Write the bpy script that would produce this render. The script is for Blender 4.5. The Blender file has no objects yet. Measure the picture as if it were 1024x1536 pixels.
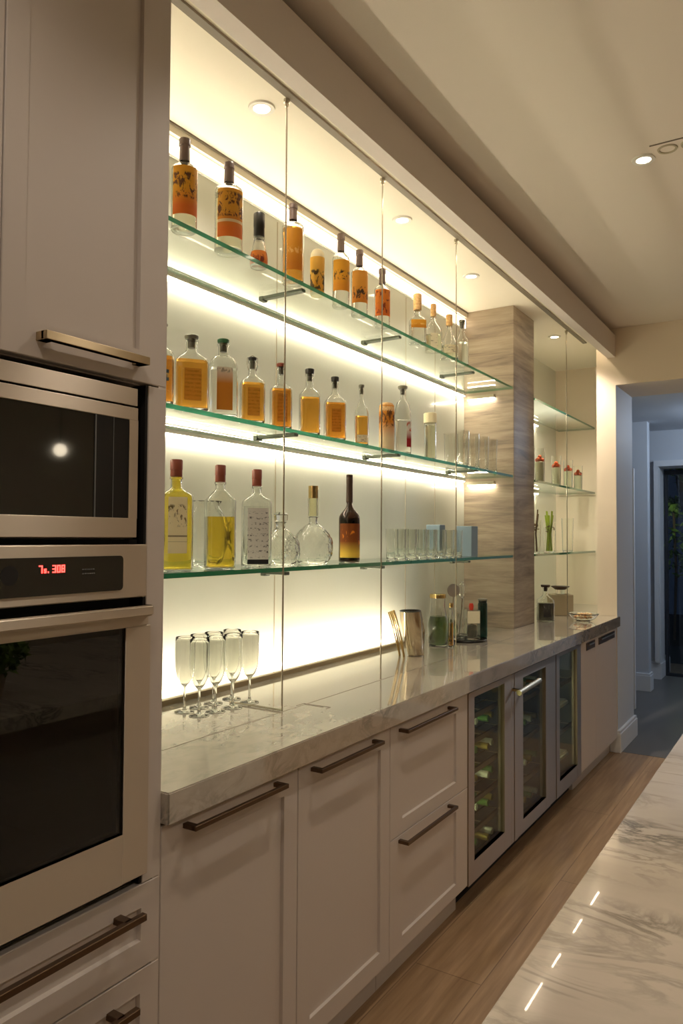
import bpy, bmesh, math, random
from mathutils import Vector, Matrix
random.seed(7)
S = bpy.context.scene
COL = S.collection
PI = math.pi
sin, cos = math.sin, math.cos

# ------------------------------------------------------------ materials
def srgb(r, g, b):
    f = lambda c: (c/255)/12.92 if c/255 <= .04045 else ((c/255+.055)/1.055)**2.4
    return (f(r), f(g), f(b), 1)
M = {}
def mat(name, col=(.8, .8, .8, 1), rough=.5, metal=0, coat=0, trans=0, ior=1.45, emit=None, es=0, aniso=0, spec=.5, coat_rough=.03):
    m = bpy.data.materials.new(name); m.use_nodes = True
    p = m.node_tree.nodes['Principled BSDF']
    if len(col) == 3: col = (*col, 1)
    p.inputs['Base Color'].default_value = col
    p.inputs['Roughness'].default_value = rough
    p.inputs['Metallic'].default_value = metal
    p.inputs['Coat Weight'].default_value = coat
    p.inputs['Coat Roughness'].default_value = coat_rough
    p.inputs['Transmission Weight'].default_value = trans
    p.inputs['IOR'].default_value = ior
    p.inputs['Specular IOR Level'].default_value = spec
    p.inputs['Anisotropic'].default_value = aniso
    if emit:
        p.inputs['Emission Color'].default_value = (*emit[:3], 1)
        p.inputs['Emission Strength'].default_value = es
    M[name] = m
    return m
def nodes(m):
    nt = m.node_tree
    return nt, nt.nodes, nt.links, nt.nodes['Principled BSDF']
def coords(m, scale=(1, 1, 1), rot=(0, 0, 0), loc=(0, 0, 0), kind='Object'):
    nt, N, L, p = nodes(m)
    tc = N.new('ShaderNodeTexCoord'); mp = N.new('ShaderNodeMapping')
    mp.inputs['Scale'].default_value = scale; mp.inputs['Rotation'].default_value = rot; mp.inputs['Location'].default_value = loc
    L.new(tc.outputs[kind], mp.inputs['Vector'])
    return mp.outputs['Vector']
def noise(m, vec, scale=5, detail=4, rough=.5, dist=0):
    nt, N, L, p = nodes(m)
    n = N.new('ShaderNodeTexNoise'); n.inputs['Scale'].default_value = scale; n.inputs['Detail'].default_value = detail
    n.inputs['Roughness'].default_value = rough; n.inputs['Distortion'].default_value = dist
    if vec: L.new(vec, n.inputs['Vector'])
    return n.outputs['Fac']
def ramp(m, fac, stops, interp='LINEAR'):
    nt, N, L, p = nodes(m)
    r = N.new('ShaderNodeValToRGB'); cr = r.color_ramp; cr.interpolation = interp
    while len(cr.elements) > 1: cr.elements.remove(cr.elements[-1])
    for i, (pos, c) in enumerate(stops):
        e = cr.elements[0] if i == 0 else cr.elements.new(pos)
        e.position = pos; e.color = c if len(c) == 4 else (*c, 1)
    L.new(fac, r.inputs['Fac'])
    return r.outputs['Color']
def mix(m, fac, a, b, mode='MIX'):
    nt, N, L, p = nodes(m)
    x = N.new('ShaderNodeMix'); x.data_type = 'RGBA'; x.blend_type = mode
    for sock, v in ((0, fac), (6, a), (7, b)):
        if isinstance(v, (int, float)): x.inputs[sock].default_value = v
        elif isinstance(v, tuple): x.inputs[sock].default_value = v if len(v) == 4 else (*v, 1)
        else: L.new(v, x.inputs[sock])
    return x.outputs[2]
def math_(m, op, a, b=None, c=None):
    nt, N, L, p = nodes(m)
    x = N.new('ShaderNodeMath'); x.operation = op
    for i, v in enumerate((a, b, c)):
        if v is None: continue
        if isinstance(v, (int, float)): x.inputs[i].default_value = v
        else: L.new(v, x.inputs[i])
    return x.outputs[0]
def bump(m, h, strength=.1, dist=.01):
    nt, N, L, p = nodes(m)
    b = N.new('ShaderNodeBump'); b.inputs['Strength'].default_value = strength; b.inputs['Distance'].default_value = dist
    L.new(h, b.inputs['Height']); L.new(b.outputs['Normal'], p.inputs['Normal'])
def setc(m, c, sock='Base Color'):
    nt, N, L, p = nodes(m); L.new(c, p.inputs[sock])

# painted room surfaces
m = mat('wall_paint', srgb(236, 222, 200), .6); bump(m, noise(m, coords(m), 90, 3), .04, .002)
m = mat('ceiling_paint', srgb(232, 222, 208), .8); bump(m, noise(m, coords(m), 60, 3), .03, .002)
m = mat('recess_paint', srgb(244, 236, 218), .6)
m = mat('hall_paint', srgb(205, 210, 216), .6)
m = mat('trim_paint', srgb(228, 230, 232), .4)
m = mat('beam_paint', srgb(226, 216, 208), .6)
m = mat('cabinet_paint', srgb(209, 199, 190), .42); v = coords(m, (60, 60, 6)); bump(m, noise(m, v, 8, 3), .02, .001)
m = mat('kick_paint', srgb(196, 188, 180), .6)
m = mat('dark_gap', srgb(22, 19, 17), .8)
m = mat('interior_dark', srgb(34, 32, 30), .7); mat('liner', srgb(58, 58, 50), .6)
m = mat('seam', srgb(176, 166, 140), .5)
m = mat('seam_dark', srgb(120, 110, 96), .5); mat('profile_paint', srgb(252, 248, 236), .7); mat('rail_metal', srgb(150, 132, 100), .4)
# glossy back-painted glass wall
m = mat('back_glass', srgb(226, 228, 214), .22, coat=.7, coat_rough=.02)
# brushed steel
def steel(name, c, rough, sc=(1.2, 1.2, 2200)):
    m = mat(name, c, rough, 1, aniso=.95)
    v = coords(m, sc); n = noise(m, v, 3, 4)
    setc(m, mix(m, n, tuple(x*.97 for x in c[:3]), c)); 
    nt, N, L, p = nodes(m)
    L.new(math_(m, 'MULTIPLY_ADD', n, .04, rough-.02), p.inputs['Roughness'])
    t = N.new('ShaderNodeCombineXYZ'); t.inputs[2].default_value = 1; L.new(t.outputs[0], p.inputs['Tangent'])
    return m
steel('steel', srgb(206, 194, 178), .46)
steel('steel_warm', srgb(186, 168, 148), .46)
steel('handle_champagne', srgb(190, 172, 140), .34)
mat('handle_bronze', srgb(104, 84, 66), .36, .85)
mat('chrome', srgb(225, 222, 214), .12, 1)
mat('rod_metal', srgb(190, 182, 166), .22, 1)
mat('bracket_metal', srgb(84, 90, 78), .4, .6)
mat('gold_metal', srgb(205, 178, 120), .16, 1)
mat('pitcher_metal', srgb(196, 182, 156), .14, 1)
mat('black_glass', srgb(26, 27, 22), .06, coat=.6)
mat('black_plastic', srgb(20, 20, 20), .3)
mat('grey_print', srgb(120, 120, 120), .5)
mat('led_red', (0, 0, 0, 1), .5, emit=(1, .04, .03), es=7)
# lamps
LEDC = (1.0, .875, .67)
mat('led_strip', (0, 0, 0, 1), .5, emit=LEDC, es=46)
mat('led_top', (0, 0, 0, 1), .5, emit=(1, .80, .57), es=4.2)
mat('led_counter', (0, 0, 0, 1), .5, emit=LEDC, es=95)
mat('led_slot', (0, 0, 0, 1), .5, emit=(1, .8, .55), es=40)
mat('downlight_glow', (0, 0, 0, 1), .5, emit=(1, .85, .62), es=16)
# glass
def thin_glass(name, tint, ior=1.45, rough=0., gloss=1.0, haze=0):
    m = bpy.data.materials.new(name); m.use_nodes = True
    nt = m.node_tree; nt.nodes.clear(); N, L = nt.nodes, nt.links
    o = N.new('ShaderNodeOutputMaterial'); t = N.new('ShaderNodeBsdfTransparent'); t.inputs[0].default_value = (*tint, 1)
    g = N.new('ShaderNodeBsdfGlossy'); g.inputs['Roughness'].default_value = rough; g.inputs[0].default_value = (gloss, gloss, gloss, 1)
    f = N.new('ShaderNodeFresnel'); ge = N.new('ShaderNodeNewGeometry'); mr = N.new('ShaderNodeMapRange'); mr.inputs[3].default_value = ior; mr.inputs[4].default_value = 1/ior; L.new(ge.outputs['Backfacing'], mr.inputs[0]); L.new(mr.outputs[0], f.inputs[0])
    x = N.new('ShaderNodeMixShader'); L.new(f.outputs[0], x.inputs[0]); L.new(g.outputs[0], x.inputs[2]); L.new(x.outputs[0], o.inputs[0])
    if haze:
        dd = N.new('ShaderNodeBsdfTranslucent'); dd.inputs[0].default_value = (.80, .90, .80, 1); y = N.new('ShaderNodeMixShader'); y.inputs[0].default_value = haze
        L.new(t.outputs[0], y.inputs[1]); L.new(dd.outputs[0], y.inputs[2]); L.new(y.outputs[0], x.inputs[1])
    else: L.new(t.outputs[0], x.inputs[1])
    M[name] = m; return m
thin_glass('shelf_glass', (.955, .985, .965), 1.5, haze=.10)
thin_glass('window_glass', (.9, .95, 1.0), 1.5)
thin_glass('fridge_glass', (.72, .72, .64), 1.4, gloss=.75)
thin_glass('oven_glass', (.16, .16, .15), 1.55)
mat('shelf_edge', srgb(20, 110, 74), .12, trans=.25, coat=.5)
def glass(name, c, rough=0, ior=1.45): return mat(name, c, rough, trans=1, ior=ior)
glass('clear_glass', (.98, .99, .97))
glass('crystal', (.985, .99, .97), ior=1.52)
glass('frosted_glass', (.93, .93, .90), .18)
glass('dark_glass', (.16, .17, .16))
glass('brown_glass', (.20, .10, .055), .03)
glass('green_glass', (.20, .34, .12))
glass('teal_glass', (.06, .22, .20), .02)
for nm, c in (('amber_liquid', (.82, .40, .06)), ('deep_amber_liquid', (.76, .31, .04)), ('yellow_liquid', (.96, .74, .08)), ('gold_liquid', (.94, .66, .06)), ('clear_liquid', (.97, .97, .94)), ('dark_liquid', (.05, .05, .045)), ('pale_liquid', (.95, .93, .74)), ('green_liquid', (.12, .20, .07))):
    glass(nm, c, 0, 1.33)
# stoppers
mat('taupe_capsule', srgb(104, 86, 78), .42); mat('black_cap', srgb(44, 42, 38), .35); mat('grey_cap', srgb(110, 108, 92), .35)
mat('green_cap', srgb(38, 86, 52), .4); mat('brown_cap', srgb(120, 56, 36), .45); mat('cream_cap', srgb(236, 224, 184), .5)
m = mat('cork', srgb(214, 172, 110), .7); setc(m, ramp(m, noise(m, coords(m), 120, 3), [(.3, srgb(190, 140, 84)), (.7, srgb(228, 190, 130))]))
mat('white_plastic', srgb(235, 232, 222), .4)
# label papers: illegible dark scribble over the paper colour
def paper(name, top, bottom, ink, z0, z1, lo=.52, scale=70, split=.38, bands=False, trans=.35, extra=None, clear=0):
    m = mat(name, top, .5)
    nt, N, L, p = nodes(m)
    tc = N.new('ShaderNodeTexCoord'); sp = N.new('ShaderNodeSeparateXYZ'); L.new(tc.outputs['Generated'], sp.inputs[0])
    g = sp.outputs[2]
    base = ramp(m, g, [(0, bottom), (max(.01, split-.20), bottom), (min(split+.16, .99), top), (1, top)])
    v = coords(m, (1, 1, 1.6 if bands else .55)); n = noise(m, v, scale, 5, .65, .6)
    blot = ramp(m, n, [(lo, (0, 0, 0)), (lo+.05, (1, 1, 1))])
    zone = ramp(m, g, [(z0-.02, (0, 0, 0)), (z0+.02, (1, 1, 1)), (z1-.02, (1, 1, 1)), (z1+.02, (0, 0, 0))])
    f = math_(m, 'MULTIPLY', blot, zone)
    if bands:
        w = math_(m, 'GREATER_THAN', math_(m, 'SINE', math_(m, 'MULTIPLY', g, 2*PI*bands)), .1)
        f = math_(m, 'MULTIPLY', f, w)
    c = mix(m, f, base, ink)
    if extra:   # list of (z0, z1, colour) horizontal bands printed on the paper
        for a, b, cc in extra:
            zz = ramp(m, g, [(max(a, .001), (0, 0, 0)), (max(a, .001)+.004, (1, 1, 1)), (b, (1, 1, 1)), (min(b+.004, 1), (0, 0, 0))])
            c = mix(m, zz, c, cc)
    setc(m, c)
    tr = N.new('ShaderNodeBsdfTranslucent'); L.new(c, tr.inputs[0]); ms = N.new('ShaderNodeMixShader'); ms.inputs[0].default_value = trans
    if clear:
        tp = N.new('ShaderNodeBsdfTransparent'); L.new(mix(m, .35, (1, 1, 1), c), tp.inputs[0]); m2_ = N.new('ShaderNodeMixShader'); m2_.inputs[0].default_value = clear
    out = N['Material Output'] if 'Material Output' in N else [q for q in N if q.type == 'OUTPUT_MATERIAL'][0]
    L.new(p.outputs[0], ms.inputs[1]); L.new(tr.outputs[0], ms.inputs[2]); L.new(ms.outputs[0], out.inputs[0])
    if clear: L.new(ms.outputs[0], m2_.inputs[1]); L.new(tp.outputs[0], m2_.inputs[2]); L.new(m2_.outputs[0], out.inputs[0])
    return m
AM = srgb(226, 160, 40); OR = srgb(222, 112, 34); INK = srgb(96, 52, 18)
paper('label_print_sky', AM, OR, INK, .34, .86, .50, 60)
paper('label_print_word', srgb(214, 150, 44), OR, INK, .42, .92, .49, 66, extra=[(.30, .36, srgb(242, 214, 170))])
paper('label_gold', srgb(222, 156, 44), srgb(206, 132, 30), srgb(240, 196, 110), .4, .55, .5, 90, trans=.5)
paper('label_black_mark', srgb(236, 168, 40), srgb(230, 150, 36), srgb(50, 36, 20), .36, .66, .46, 50)
paper('label_low_mark', srgb(236, 164, 60), srgb(224, 138, 44), srgb(70, 46, 24), .12, .50, .47, 52)
paper('label_candle', srgb(244, 196, 84), srgb(238, 178, 60), srgb(86, 66, 30), .05, .62, .49, 48)
paper('label_orange', srgb(226, 128, 34), srgb(220, 110, 30), srgb(140, 50, 10), .1, .95, .52, 60)
paper('label_bronze', srgb(214, 140, 40), srgb(204, 124, 30), srgb(160, 90, 20), .05, .95, .46, 130, bands=8, trans=.7, clear=.62)
paper('label_white_word', srgb(238, 226, 206), srgb(214, 134, 40), srgb(170, 150, 130), .88, .98, .5, 90, split=.82, trans=.5)
paper('label_cream', srgb(238, 228, 196), srgb(238, 228, 196), srgb(96, 86, 64), .1, .9, .53, 80, bands=9, trans=.3)
paper('label_crest', srgb(244, 232, 200), srgb(244, 232, 200), srgb(120, 104, 70), .48, .86, .55, 75, trans=.3, extra=[(.29, .315, srgb(110, 98, 74)), (.20, .207, srgb(170, 158, 120))])
paper('label_grey_text', srgb(222, 216, 208), srgb(222, 216, 208), srgb(100, 94, 90), .12, .95, .54, 110, bands=10, trans=.3, extra=[(.0, .085, srgb(34, 32, 34))])
paper('label_red', srgb(226, 218, 206), srgb(150, 22, 26), srgb(190, 90, 60), .6, .95, .5, 80, split=.5)
paper('label_flame', srgb(130, 66, 16), srgb(226, 186, 70), srgb(236, 140, 30), .38, .96, .54, 40, split=.32, trans=.2)
paper('label_tin', srgb(214, 140, 36), srgb(240, 226, 186), srgb(110, 66, 20), .5, .97, .47, 60, split=.46, trans=.4)
paper('label_blue', srgb(60, 84, 96), srgb(60, 84, 96), srgb(210, 180, 110), .3, .7, .5, 60)
paper('label_black_shield', srgb(52, 50, 46), srgb(30, 30, 30), srgb(190, 186, 170), .45, .85, .58, 70, trans=0)
# stone
def marble(name, base, vein, scale, rot, rough, sc=(1, .35, 1), lo=.035, coat=.5, cloud=.5):
    m = mat(name, base, rough, coat=coat, coat_rough=.015)
    v = coords(m, sc, rot); n = noise(m, v, scale, 9, .62, 1.1)
    a = math_(m, 'ABSOLUTE', math_(m, 'SUBTRACT', n, .5))
    vn = ramp(m, a, [(0, (1, 1, 1)), (lo, (0, 0, 0))])
    msk = ramp(m, noise(m, v, scale*.45, 3, .5), [(.42, (0, 0, 0)), (.68, (1, 1, 1))])
    cl = ramp(m, noise(m, v, scale*.8, 6, .6, .5), [(.35, (0, 0, 0)), (.75, (1, 1, 1))])
    c = mix(m, math_(m, 'MULTIPLY', cl, cloud), base, tuple(.5*x+.5*y for x, y in zip(base[:3], vein[:3])))
    setc(m, mix(m, math_(m, 'MULTIPLY', math_(m, 'MULTIPLY', vn, msk), .85), c, vein))
    return m
marble('island_marble', srgb(202, 190, 175), srgb(92, 86, 78), 12, (0, 0, -.42), .12, (.36, 1, 1), .06, .5, .4)
mc = marble('counter_marble', srgb(190, 180, 166), srgb(112, 108, 102), 16, (0, 0, .5), .14, (1, .6, 1), .10, 1, .55)
mc.node_tree.nodes['Principled BSDF'].inputs['Coat IOR'].default_value = 2.8
m = mat('travertine', srgb(176, 154, 126), .5)
v = coords(m, (.7, .7, 7.0)); n1 = noise(m, v, 2.2, 7, .62, .7); v2 = coords(m, (2, 2, 34)); n2 = noise(m, v2, 2.5, 5, .6, .3)
c1 = ramp(m, n1, [(.28, srgb(92, 80, 70)), (.42, srgb(134, 120, 104)), (.55, srgb(160, 145, 124)), (.72, srgb(176, 162, 140))])
c = mix(m, math_(m, 'MULTIPLY', ramp(m, n2, [(.45, (0, 0, 0)), (.75, (1, 1, 1))]), .35), c1, srgb(100, 86, 72))
setc(m, c); bump(m, n2, .12, .003)
m = mat('floor_wood', srgb(150, 122, 94), .32)
nt, N, L, p = nodes(m); br = N.new('ShaderNodeTexBrick'); L.new(coords(m, (1, 1, 1), (0, 0, PI/2), (.58, .255, 0)), br.inputs['Vector'])
br.inputs['Scale'].default_value = 1; br.inputs['Brick Width'].default_value = 1.8; br.inputs['Row Height'].default_value = .24; br.inputs['Mortar Size'].default_value = .0022
br.inputs['Color1'].default_value = (.9, .9, .9, 1); br.inputs['Color2'].default_value = (1, 1, 1, 1); br.inputs['Mortar'].default_value = (.55, .52, .5, 1); br.offset = .5
v = coords(m, (14, .8, 1)); n = noise(m, v, 3, 6, .6, .3)
c = ramp(m, n, [(.3, srgb(142, 114, 84)), (.55, srgb(165, 136, 103)), (.75, srgb(182, 152, 118))])
setc(m, mix(m, 1.0, c, br.outputs['Color'], 'MULTIPLY'))
m = mat('leaf', srgb(96, 130, 48), .5); setc(m, ramp(m, noise(m, coords(m), 9, 2), [(.3, srgb(56, 88, 30)), (.7, srgb(140, 170, 70))]))
mat('stem_green', srgb(150, 170, 60), .5); mat('bark', srgb(110, 90, 66), .8); mat('terracotta', srgb(160, 140, 120), .6)
m = mat('soil', srgb(52, 48, 38), .9); bump(m, noise(m, coords(m), 9, 4), .4, .05)
m = mat('berry', srgb(206, 84, 34), .35); setc(m, ramp(m, noise(m, coords(m), 90, 2), [(.35, srgb(160, 44, 20)), (.65, srgb(226, 110, 48))]))
mat('milky', srgb(232, 232, 200), .3); mat('blue_box', srgb(118, 136, 148), .5); mat('linen_box', srgb(158, 144, 116), .7)
mat('dark_wood', srgb(62, 44, 34), .4); m = mat('potpourri', srgb(230, 196, 140), .7); setc(m, ramp(m, noise(m, coords(m), 60, 2), [(.4, srgb(190, 120, 60)), (.6, srgb(240, 224, 180))]))
mat('red_plastic', srgb(196, 50, 24), .4); mat('paper_white', srgb(222, 214, 184), .6); mat('stone_white', srgb(200, 204, 206), .6)
mat('hall_floor_shade', srgb(104, 102, 100), .35); mat('outer_grey', srgb(40, 44, 50), .7); mat('wall_other', srgb(196, 184, 168), .6)

# ------------------------------------------------------------ mesh helpers
def link(name, me, parent=None):
    o = bpy.data.objects.new(name, me); COL.objects.link(o)
    if parent: o.parent = parent
    return o
def obj(name, bm, m, parent=None, smooth=True, angle=.6, origin=True):
    """one mesh object from a bmesh; top-level ones get their origin at the foot of their own box"""
    bmesh.ops.recalc_face_normals(bm, faces=bm.faces)
    for f in bm.faces: f.smooth = smooth
    for e in bm.edges:
        if len(e.link_faces) == 2 and e.calc_face_angle(0) > angle: e.smooth = False
    off = None
    if parent is None and origin and len(bm.verts):
        xs = [v.co.x for v in bm.verts]; ys = [v.co.y for v in bm.verts]; zs = [v.co.z for v in bm.verts]
        off = Vector(((min(xs)+max(xs))/2, (min(ys)+max(ys))/2, min(zs)))
        bmesh.ops.translate(bm, verts=bm.verts, vec=-off)
    me = bpy.data.meshes.new(name); bm.to_mesh(me); bm.free()
    ms = m if isinstance(m, (list, tuple)) else [m]
    for x in ms: me.materials.append(M[x] if isinstance(x, str) else x)
    o = link(name, me, parent)
    if off: o.location = off
    return o
def B(): return bmesh.new()
def box(bm, x0, x1, y0, y1, z0, z1, bev=0, seg=1, mi=0):
    r = bmesh.ops.create_cube(bm, size=1)
    vs = r['verts']
    for v in vs: v.co = Vector((x0+(v.co.x+.5)*(x1-x0), y0+(v.co.y+.5)*(y1-y0), z0+(v.co.z+.5)*(z1-z0)))
    fs = set(f for v in vs for f in v.link_faces)
    for f in fs: f.material_index = mi
    if bev > 0:
        es = list(set(e for v in vs for e in v.link_edges))
        bmesh.ops.bevel(bm, geom=es, offset=bev, segments=seg, affect='EDGES', clamp_overlap=True)
    return bm
def bx(*a, **k): return box(B(), *a, **k)
def pr(e, a, b, t):
    c, s = abs(cos(t))/a, abs(sin(t))/b
    return 1/((c**e+s**e)**(1/e))
def loft(bm, prof, n=32, t0=0, t1=2*PI, ctr=(0, 0, 0), cap=True, mi=0, wob=None):
    """rings of (z, a, b, e): superellipse half-depth a (x), half-width b (y); a<=0 is a pole"""
    full = abs(t1-t0-2*PI) < 1e-6; cnt = n if full else n+1
    rings = []
    for q in prof:
        z, a = q[0], q[1]; b = q[2] if len(q) > 2 else a; e = q[3] if len(q) > 3 else 2
        if a <= 1e-6: rings.append([bm.verts.new((ctr[0], ctr[1], ctr[2]+z))]); continue
        R = []
        for i in range(cnt):
            t = t0+(t1-t0)*i/n; r = pr(e, a, b, t)
            if wob: r *= wob(t, z)
            R.append(bm.verts.new((ctr[0]+r*cos(t), ctr[1]+r*sin(t), ctr[2]+z)))
        rings.append(R)
    for A, Bq in zip(rings, rings[1:]):
        for i in range(n):
            j = (i+1) % cnt if full else i+1
            if len(A) == 1 and len(Bq) == 1: break
            if len(A) == 1: f = bm.faces.new((A[0], Bq[i], Bq[j]))
            elif len(Bq) == 1: f = bm.faces.new((A[i], A[j], Bq[0]))
            else: f = bm.faces.new((A[i], A[j], Bq[j], Bq[i]))
            f.material_index = mi
    if cap and full:
        for R in (rings[0], rings[-1]):
            if len(R) > 2: bm.faces.new(R).material_index = mi
    return bm
def cyl(bm, c, r, z0, z1, n=24, r2=None, bev=0):
    r2 = r if r2 is None else r2
    pf = [(z0, r), (z1, r2)] if not bev else [(z0, r-bev), (z0+bev, r), (z1-bev, r2), (z1, r2-bev)]
    return loft(bm, pf, n, ctr=(c[0], c[1], 0))
def tube(bm, pts, r, n=8, rs=None):
    pts = [Vector(p) for p in pts]; rings = []
    for i, p in enumerate(pts):
        d = (pts[min(i+1, len(pts)-1)]-pts[max(i-1, 0)]).normalized()
        up = Vector((0, 0, 1)) if abs(d.z) < .9 else Vector((1, 0, 0))
        a = d.cross(up).normalized(); b = d.cross(a).normalized(); rr = rs[i] if rs else r
        rings.append([bm.verts.new(p+(a*cos(2*PI*k/n)+b*sin(2*PI*k/n))*rr) for k in range(n)])
    for A, Q in zip(rings, rings[1:]):
        for k in range(n): bm.faces.new((A[k], A[(k+1) % n], Q[(k+1) % n], Q[k]))
    bm.faces.new(rings[0]); bm.faces.new(rings[-1][::-1])
    return bm
def arc(c, r, a0, a1, n, f): return [f(c, r, a0+(a1-a0)*i/n) for i in range(n+1)]
def tag(o, label, cat, group=None, kind=None):
    o['label'] = label; o['category'] = cat
    if group: o['group'] = group
    if kind: o['kind'] = kind
    return o
def empty(name, loc, label, cat, group=None, rz=0):
    o = bpy.data.objects.new(name, None); o.empty_display_size = .05; COL.objects.link(o); o.location = loc; o.rotation_euler = (0, 0, rz)
    return tag(o, label, cat, group)
def struct(name, bm, m, parent=None, **k):
    o = obj(name, bm, m, parent, **k)
    if parent is None: o['kind'] = 'structure'
    return o
def copy_tree(o, parent=None):
    c = o.copy(); COL.objects.link(c); c.parent = parent
    for ch in o.children: copy_tree(ch, c)
    return c

# ------------------------------------------------------------ camera (fitted to the photograph)
CAMX, CAMZ = 1.1776, 1.4711
cd = bpy.data.cameras.new('camera'); cam = bpy.data.objects.new('camera', cd); COL.objects.link(cam)
R = Vector((.845155, .534490, .005672)); U = Vector((.012352, -.030137, .999469)); F = Vector((-.534378, .844637, .032072))
mw = Matrix((R, U, -F)).transposed().to_4x4(); mw.translation = Vector((CAMX, 0, CAMZ)); cam.matrix_world = mw
cd.sensor_fit = 'VERTICAL'; cd.sensor_height = 36; cd.lens = 1129.04/1536*36; cd.clip_start = .02; cd.clip_end = 60
S.camera = cam

# ------------------------------------------------------------ dimensions
WX = -.663            # back wall of the bar niche
Y0, YC0, YC1, YW, YN = 1.156, 4.32, 4.70, 5.42, 6.25   # niche start, column, end wall, niche end
ZC, ZR, ZB, ZT = 2.93, 2.864, 2.728, 2.885           # ceiling, recess ceiling, beam bottom, beam top
CT, CB = .93, .862    # countertop
XS = -.34             # shelf front edge
Z1, Z2, Z3 = 2.362, 1.837, 1.365
ISX = .853

# ------------------------------------------------------------ room shell
struct('floor', bx(-1.7, 3.7, -2.6, 9.6, -.1, 0), 'floor_wood', smooth=False, origin=False)
struct('floor_hall', bx(-1.6, 2.2, 5.45, 8.69, -.01, .0015), 'hall_floor_shade', smooth=False)  # grey overlay: the floor's look under hall lighting put into its colour
struct('wall_left', box(bx(WX-.12, WX, -2.6, YN, 0, ZC), -.9, WX-.12, -2.6, 0, 0, .1), 'back_glass', smooth=False)
struct('wall_right', bx(3.6, 3.72, -2.6, YW, 0, ZC), 'wall_other', smooth=False)
struct('wall_back', bx(WX, 3.6, -2.72, -2.6, 0, ZC), 'wall_other', smooth=False)
struct('ceiling', bx(WX, 3.6, -2.6, YW, ZC, ZC+.1), 'ceiling_paint', smooth=False)
# end wall with the opening to the hall
struct('wall_end', box(box(bx(-.13, 0, YW, 5.95, 0, 2.534), -.13, 1.35, YW, 5.95, 2.534, ZC+.1), 1.35, 3.6, YW, 5.95, 0, ZC+.1), 'wall_paint', smooth=False)
struct('wall_niche', bx(-.663, -.13, YN, YN+.1, 0, ZC), 'wall_paint', smooth=False)
struct('trim_1', bx(-.13, 0.0008, YW+.001, 5.951, 0, 2.533), 'hall_paint', smooth=False).location.x += .0008
# beam with lip and recess ceiling
b = bx(-.055, 0, Y0, YW, ZB, ZT); box(b, -.663, -.055, Y0, YW, ZR, ZT); box(b, -.663, -.13, YW, YN, ZR, ZT)
struct('trim_2', b, 'beam_paint', smooth=False)
struct('trim_3', box(bx(WX, -.055, Y0, YW, ZR-.004, ZR), WX, -.13, YW, YN, ZR-.004, ZR), 'recess_paint', smooth=False)
struct('trim_4', bx(-.222, -.196, Y0, YW, ZR-.012, ZR-.004), 'seam_dark', smooth=False)          # channel the rods hang from
b = bx(WX, WX+.022, Y0, YC0, 2.826, ZR-.004); struct('trim_5', b, 'recess_paint', smooth=False)   # valance above the top light
struct('trim_6', bx(WX+.022, WX+.027, Y0, YC0, ZR-.012, ZR-.004), 'seam_dark', smooth=False)
# seams of the back-painted glass panels
for i, y in enumerate((2.41, 3.54, 3.90)): struct('trim_%d' % (7+i), bx(WX, WX+.0015, y-.0025, y+.0025, CT, 2.745), 'seam', smooth=False)
# baseboards
def baseboard(name, x0, x1, y0, y1, zt=.15):
    struct(name, box(bx(x0, x1, y0, y1, 0, zt-.02, bev=.003), x0+.004, x1-.006, y0+.004, y1-.004, zt-.02, zt, bev=.003), 'trim_paint')
baseboard('baseboard_end', -.05, .024, 5.405, 5.97)
baseboard('baseboard_back', 1.35, 3.6, 5.40, 5.42)
# hall
struct('wall_hall', bx(-1.7, -.21, 7.72, 7.84, 0, 2.60), 'hall_paint', smooth=False)
baseboard('baseboard_hall', -1.2, -.19, 7.70, 7.86, .17)
b = bx(-1.7, -.235, 8.45, 8.80, 0, 2.60); box(b, 1.15, 2.2, 8.45, 8.80, 0, 2.60); box(b, -.235, 1.15, 8.45, 8.80, 2.22, 2.60)
struct('wall_far', b, 'hall_paint', smooth=False)
baseboard('baseboard_far', -.55, -.215, 8.43, 9.0, .18)
struct('wall_side', bx(2.2, 2.3, 5.95, 9.6, 0, 2.6), 'hall_paint', smooth=False)
struct('wall_outer', bx(-1.72, -1.62, YN+.1, 9.6, 0, 2.6), 'hall_paint', smooth=False)
struct('ceiling_hall', box(bx(-.12, 2.3, 5.95, 6.36, 2.60, 2.70), -1.7, 2.3, 6.36, 8.80, 2.60, 2.70), 'hall_paint', smooth=False)
b = bx(-.27, -.225, 8.40, 8.449, .18, 2.219); box(b, -.27, 1.2, 8.40, 8.449, 2.2195, 2.28); box(b, -.2345, -.222, 8.4495, 8.69, .18, 2.219)
struct('trim_10', b, 'trim_paint', smooth=False)
# glass garden door in the far wall
d = struct('door_1', box(box(box(bx(-.215, -.185, 8.70, 8.75, 0, 2.2), 1.07, 1.15, 8.70, 8.75, 0, 2.2), -.185, 1.07, 8.70, 8.75, 2.15, 2.2), -.185, 1.07, 8.70, 8.75, 0, .03), 'outer_grey', smooth=False)
p_ = obj('pane', bx(-.185, 1.07, 8.72, 8.73, .03, 2.15), 'window_glass', None, smooth=False, origin=False); p_.parent = d; p_.location = -d.location
# hall door, seen edge on, standing open
b = bx(-1.0, -.155, 6.80, 6.84, .01, 2.07, bev=.002); d = struct('door_2', b, 'trim_paint')
k = B(); loft(k, [(0, .012), (.03, .010), (.035, .026), (.06, .03), (.075, .018), (.076, 0)], 16)
bmesh.ops.rotate(k, verts=k.verts, matrix=Matrix.Rotation(PI/2, 3, 'X')); bmesh.ops.translate(k, verts=k.verts, vec=Vector((-.185, 6.80, 1.09))-d.location)
obj('door_knob', k, 'gold_metal', d)
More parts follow.
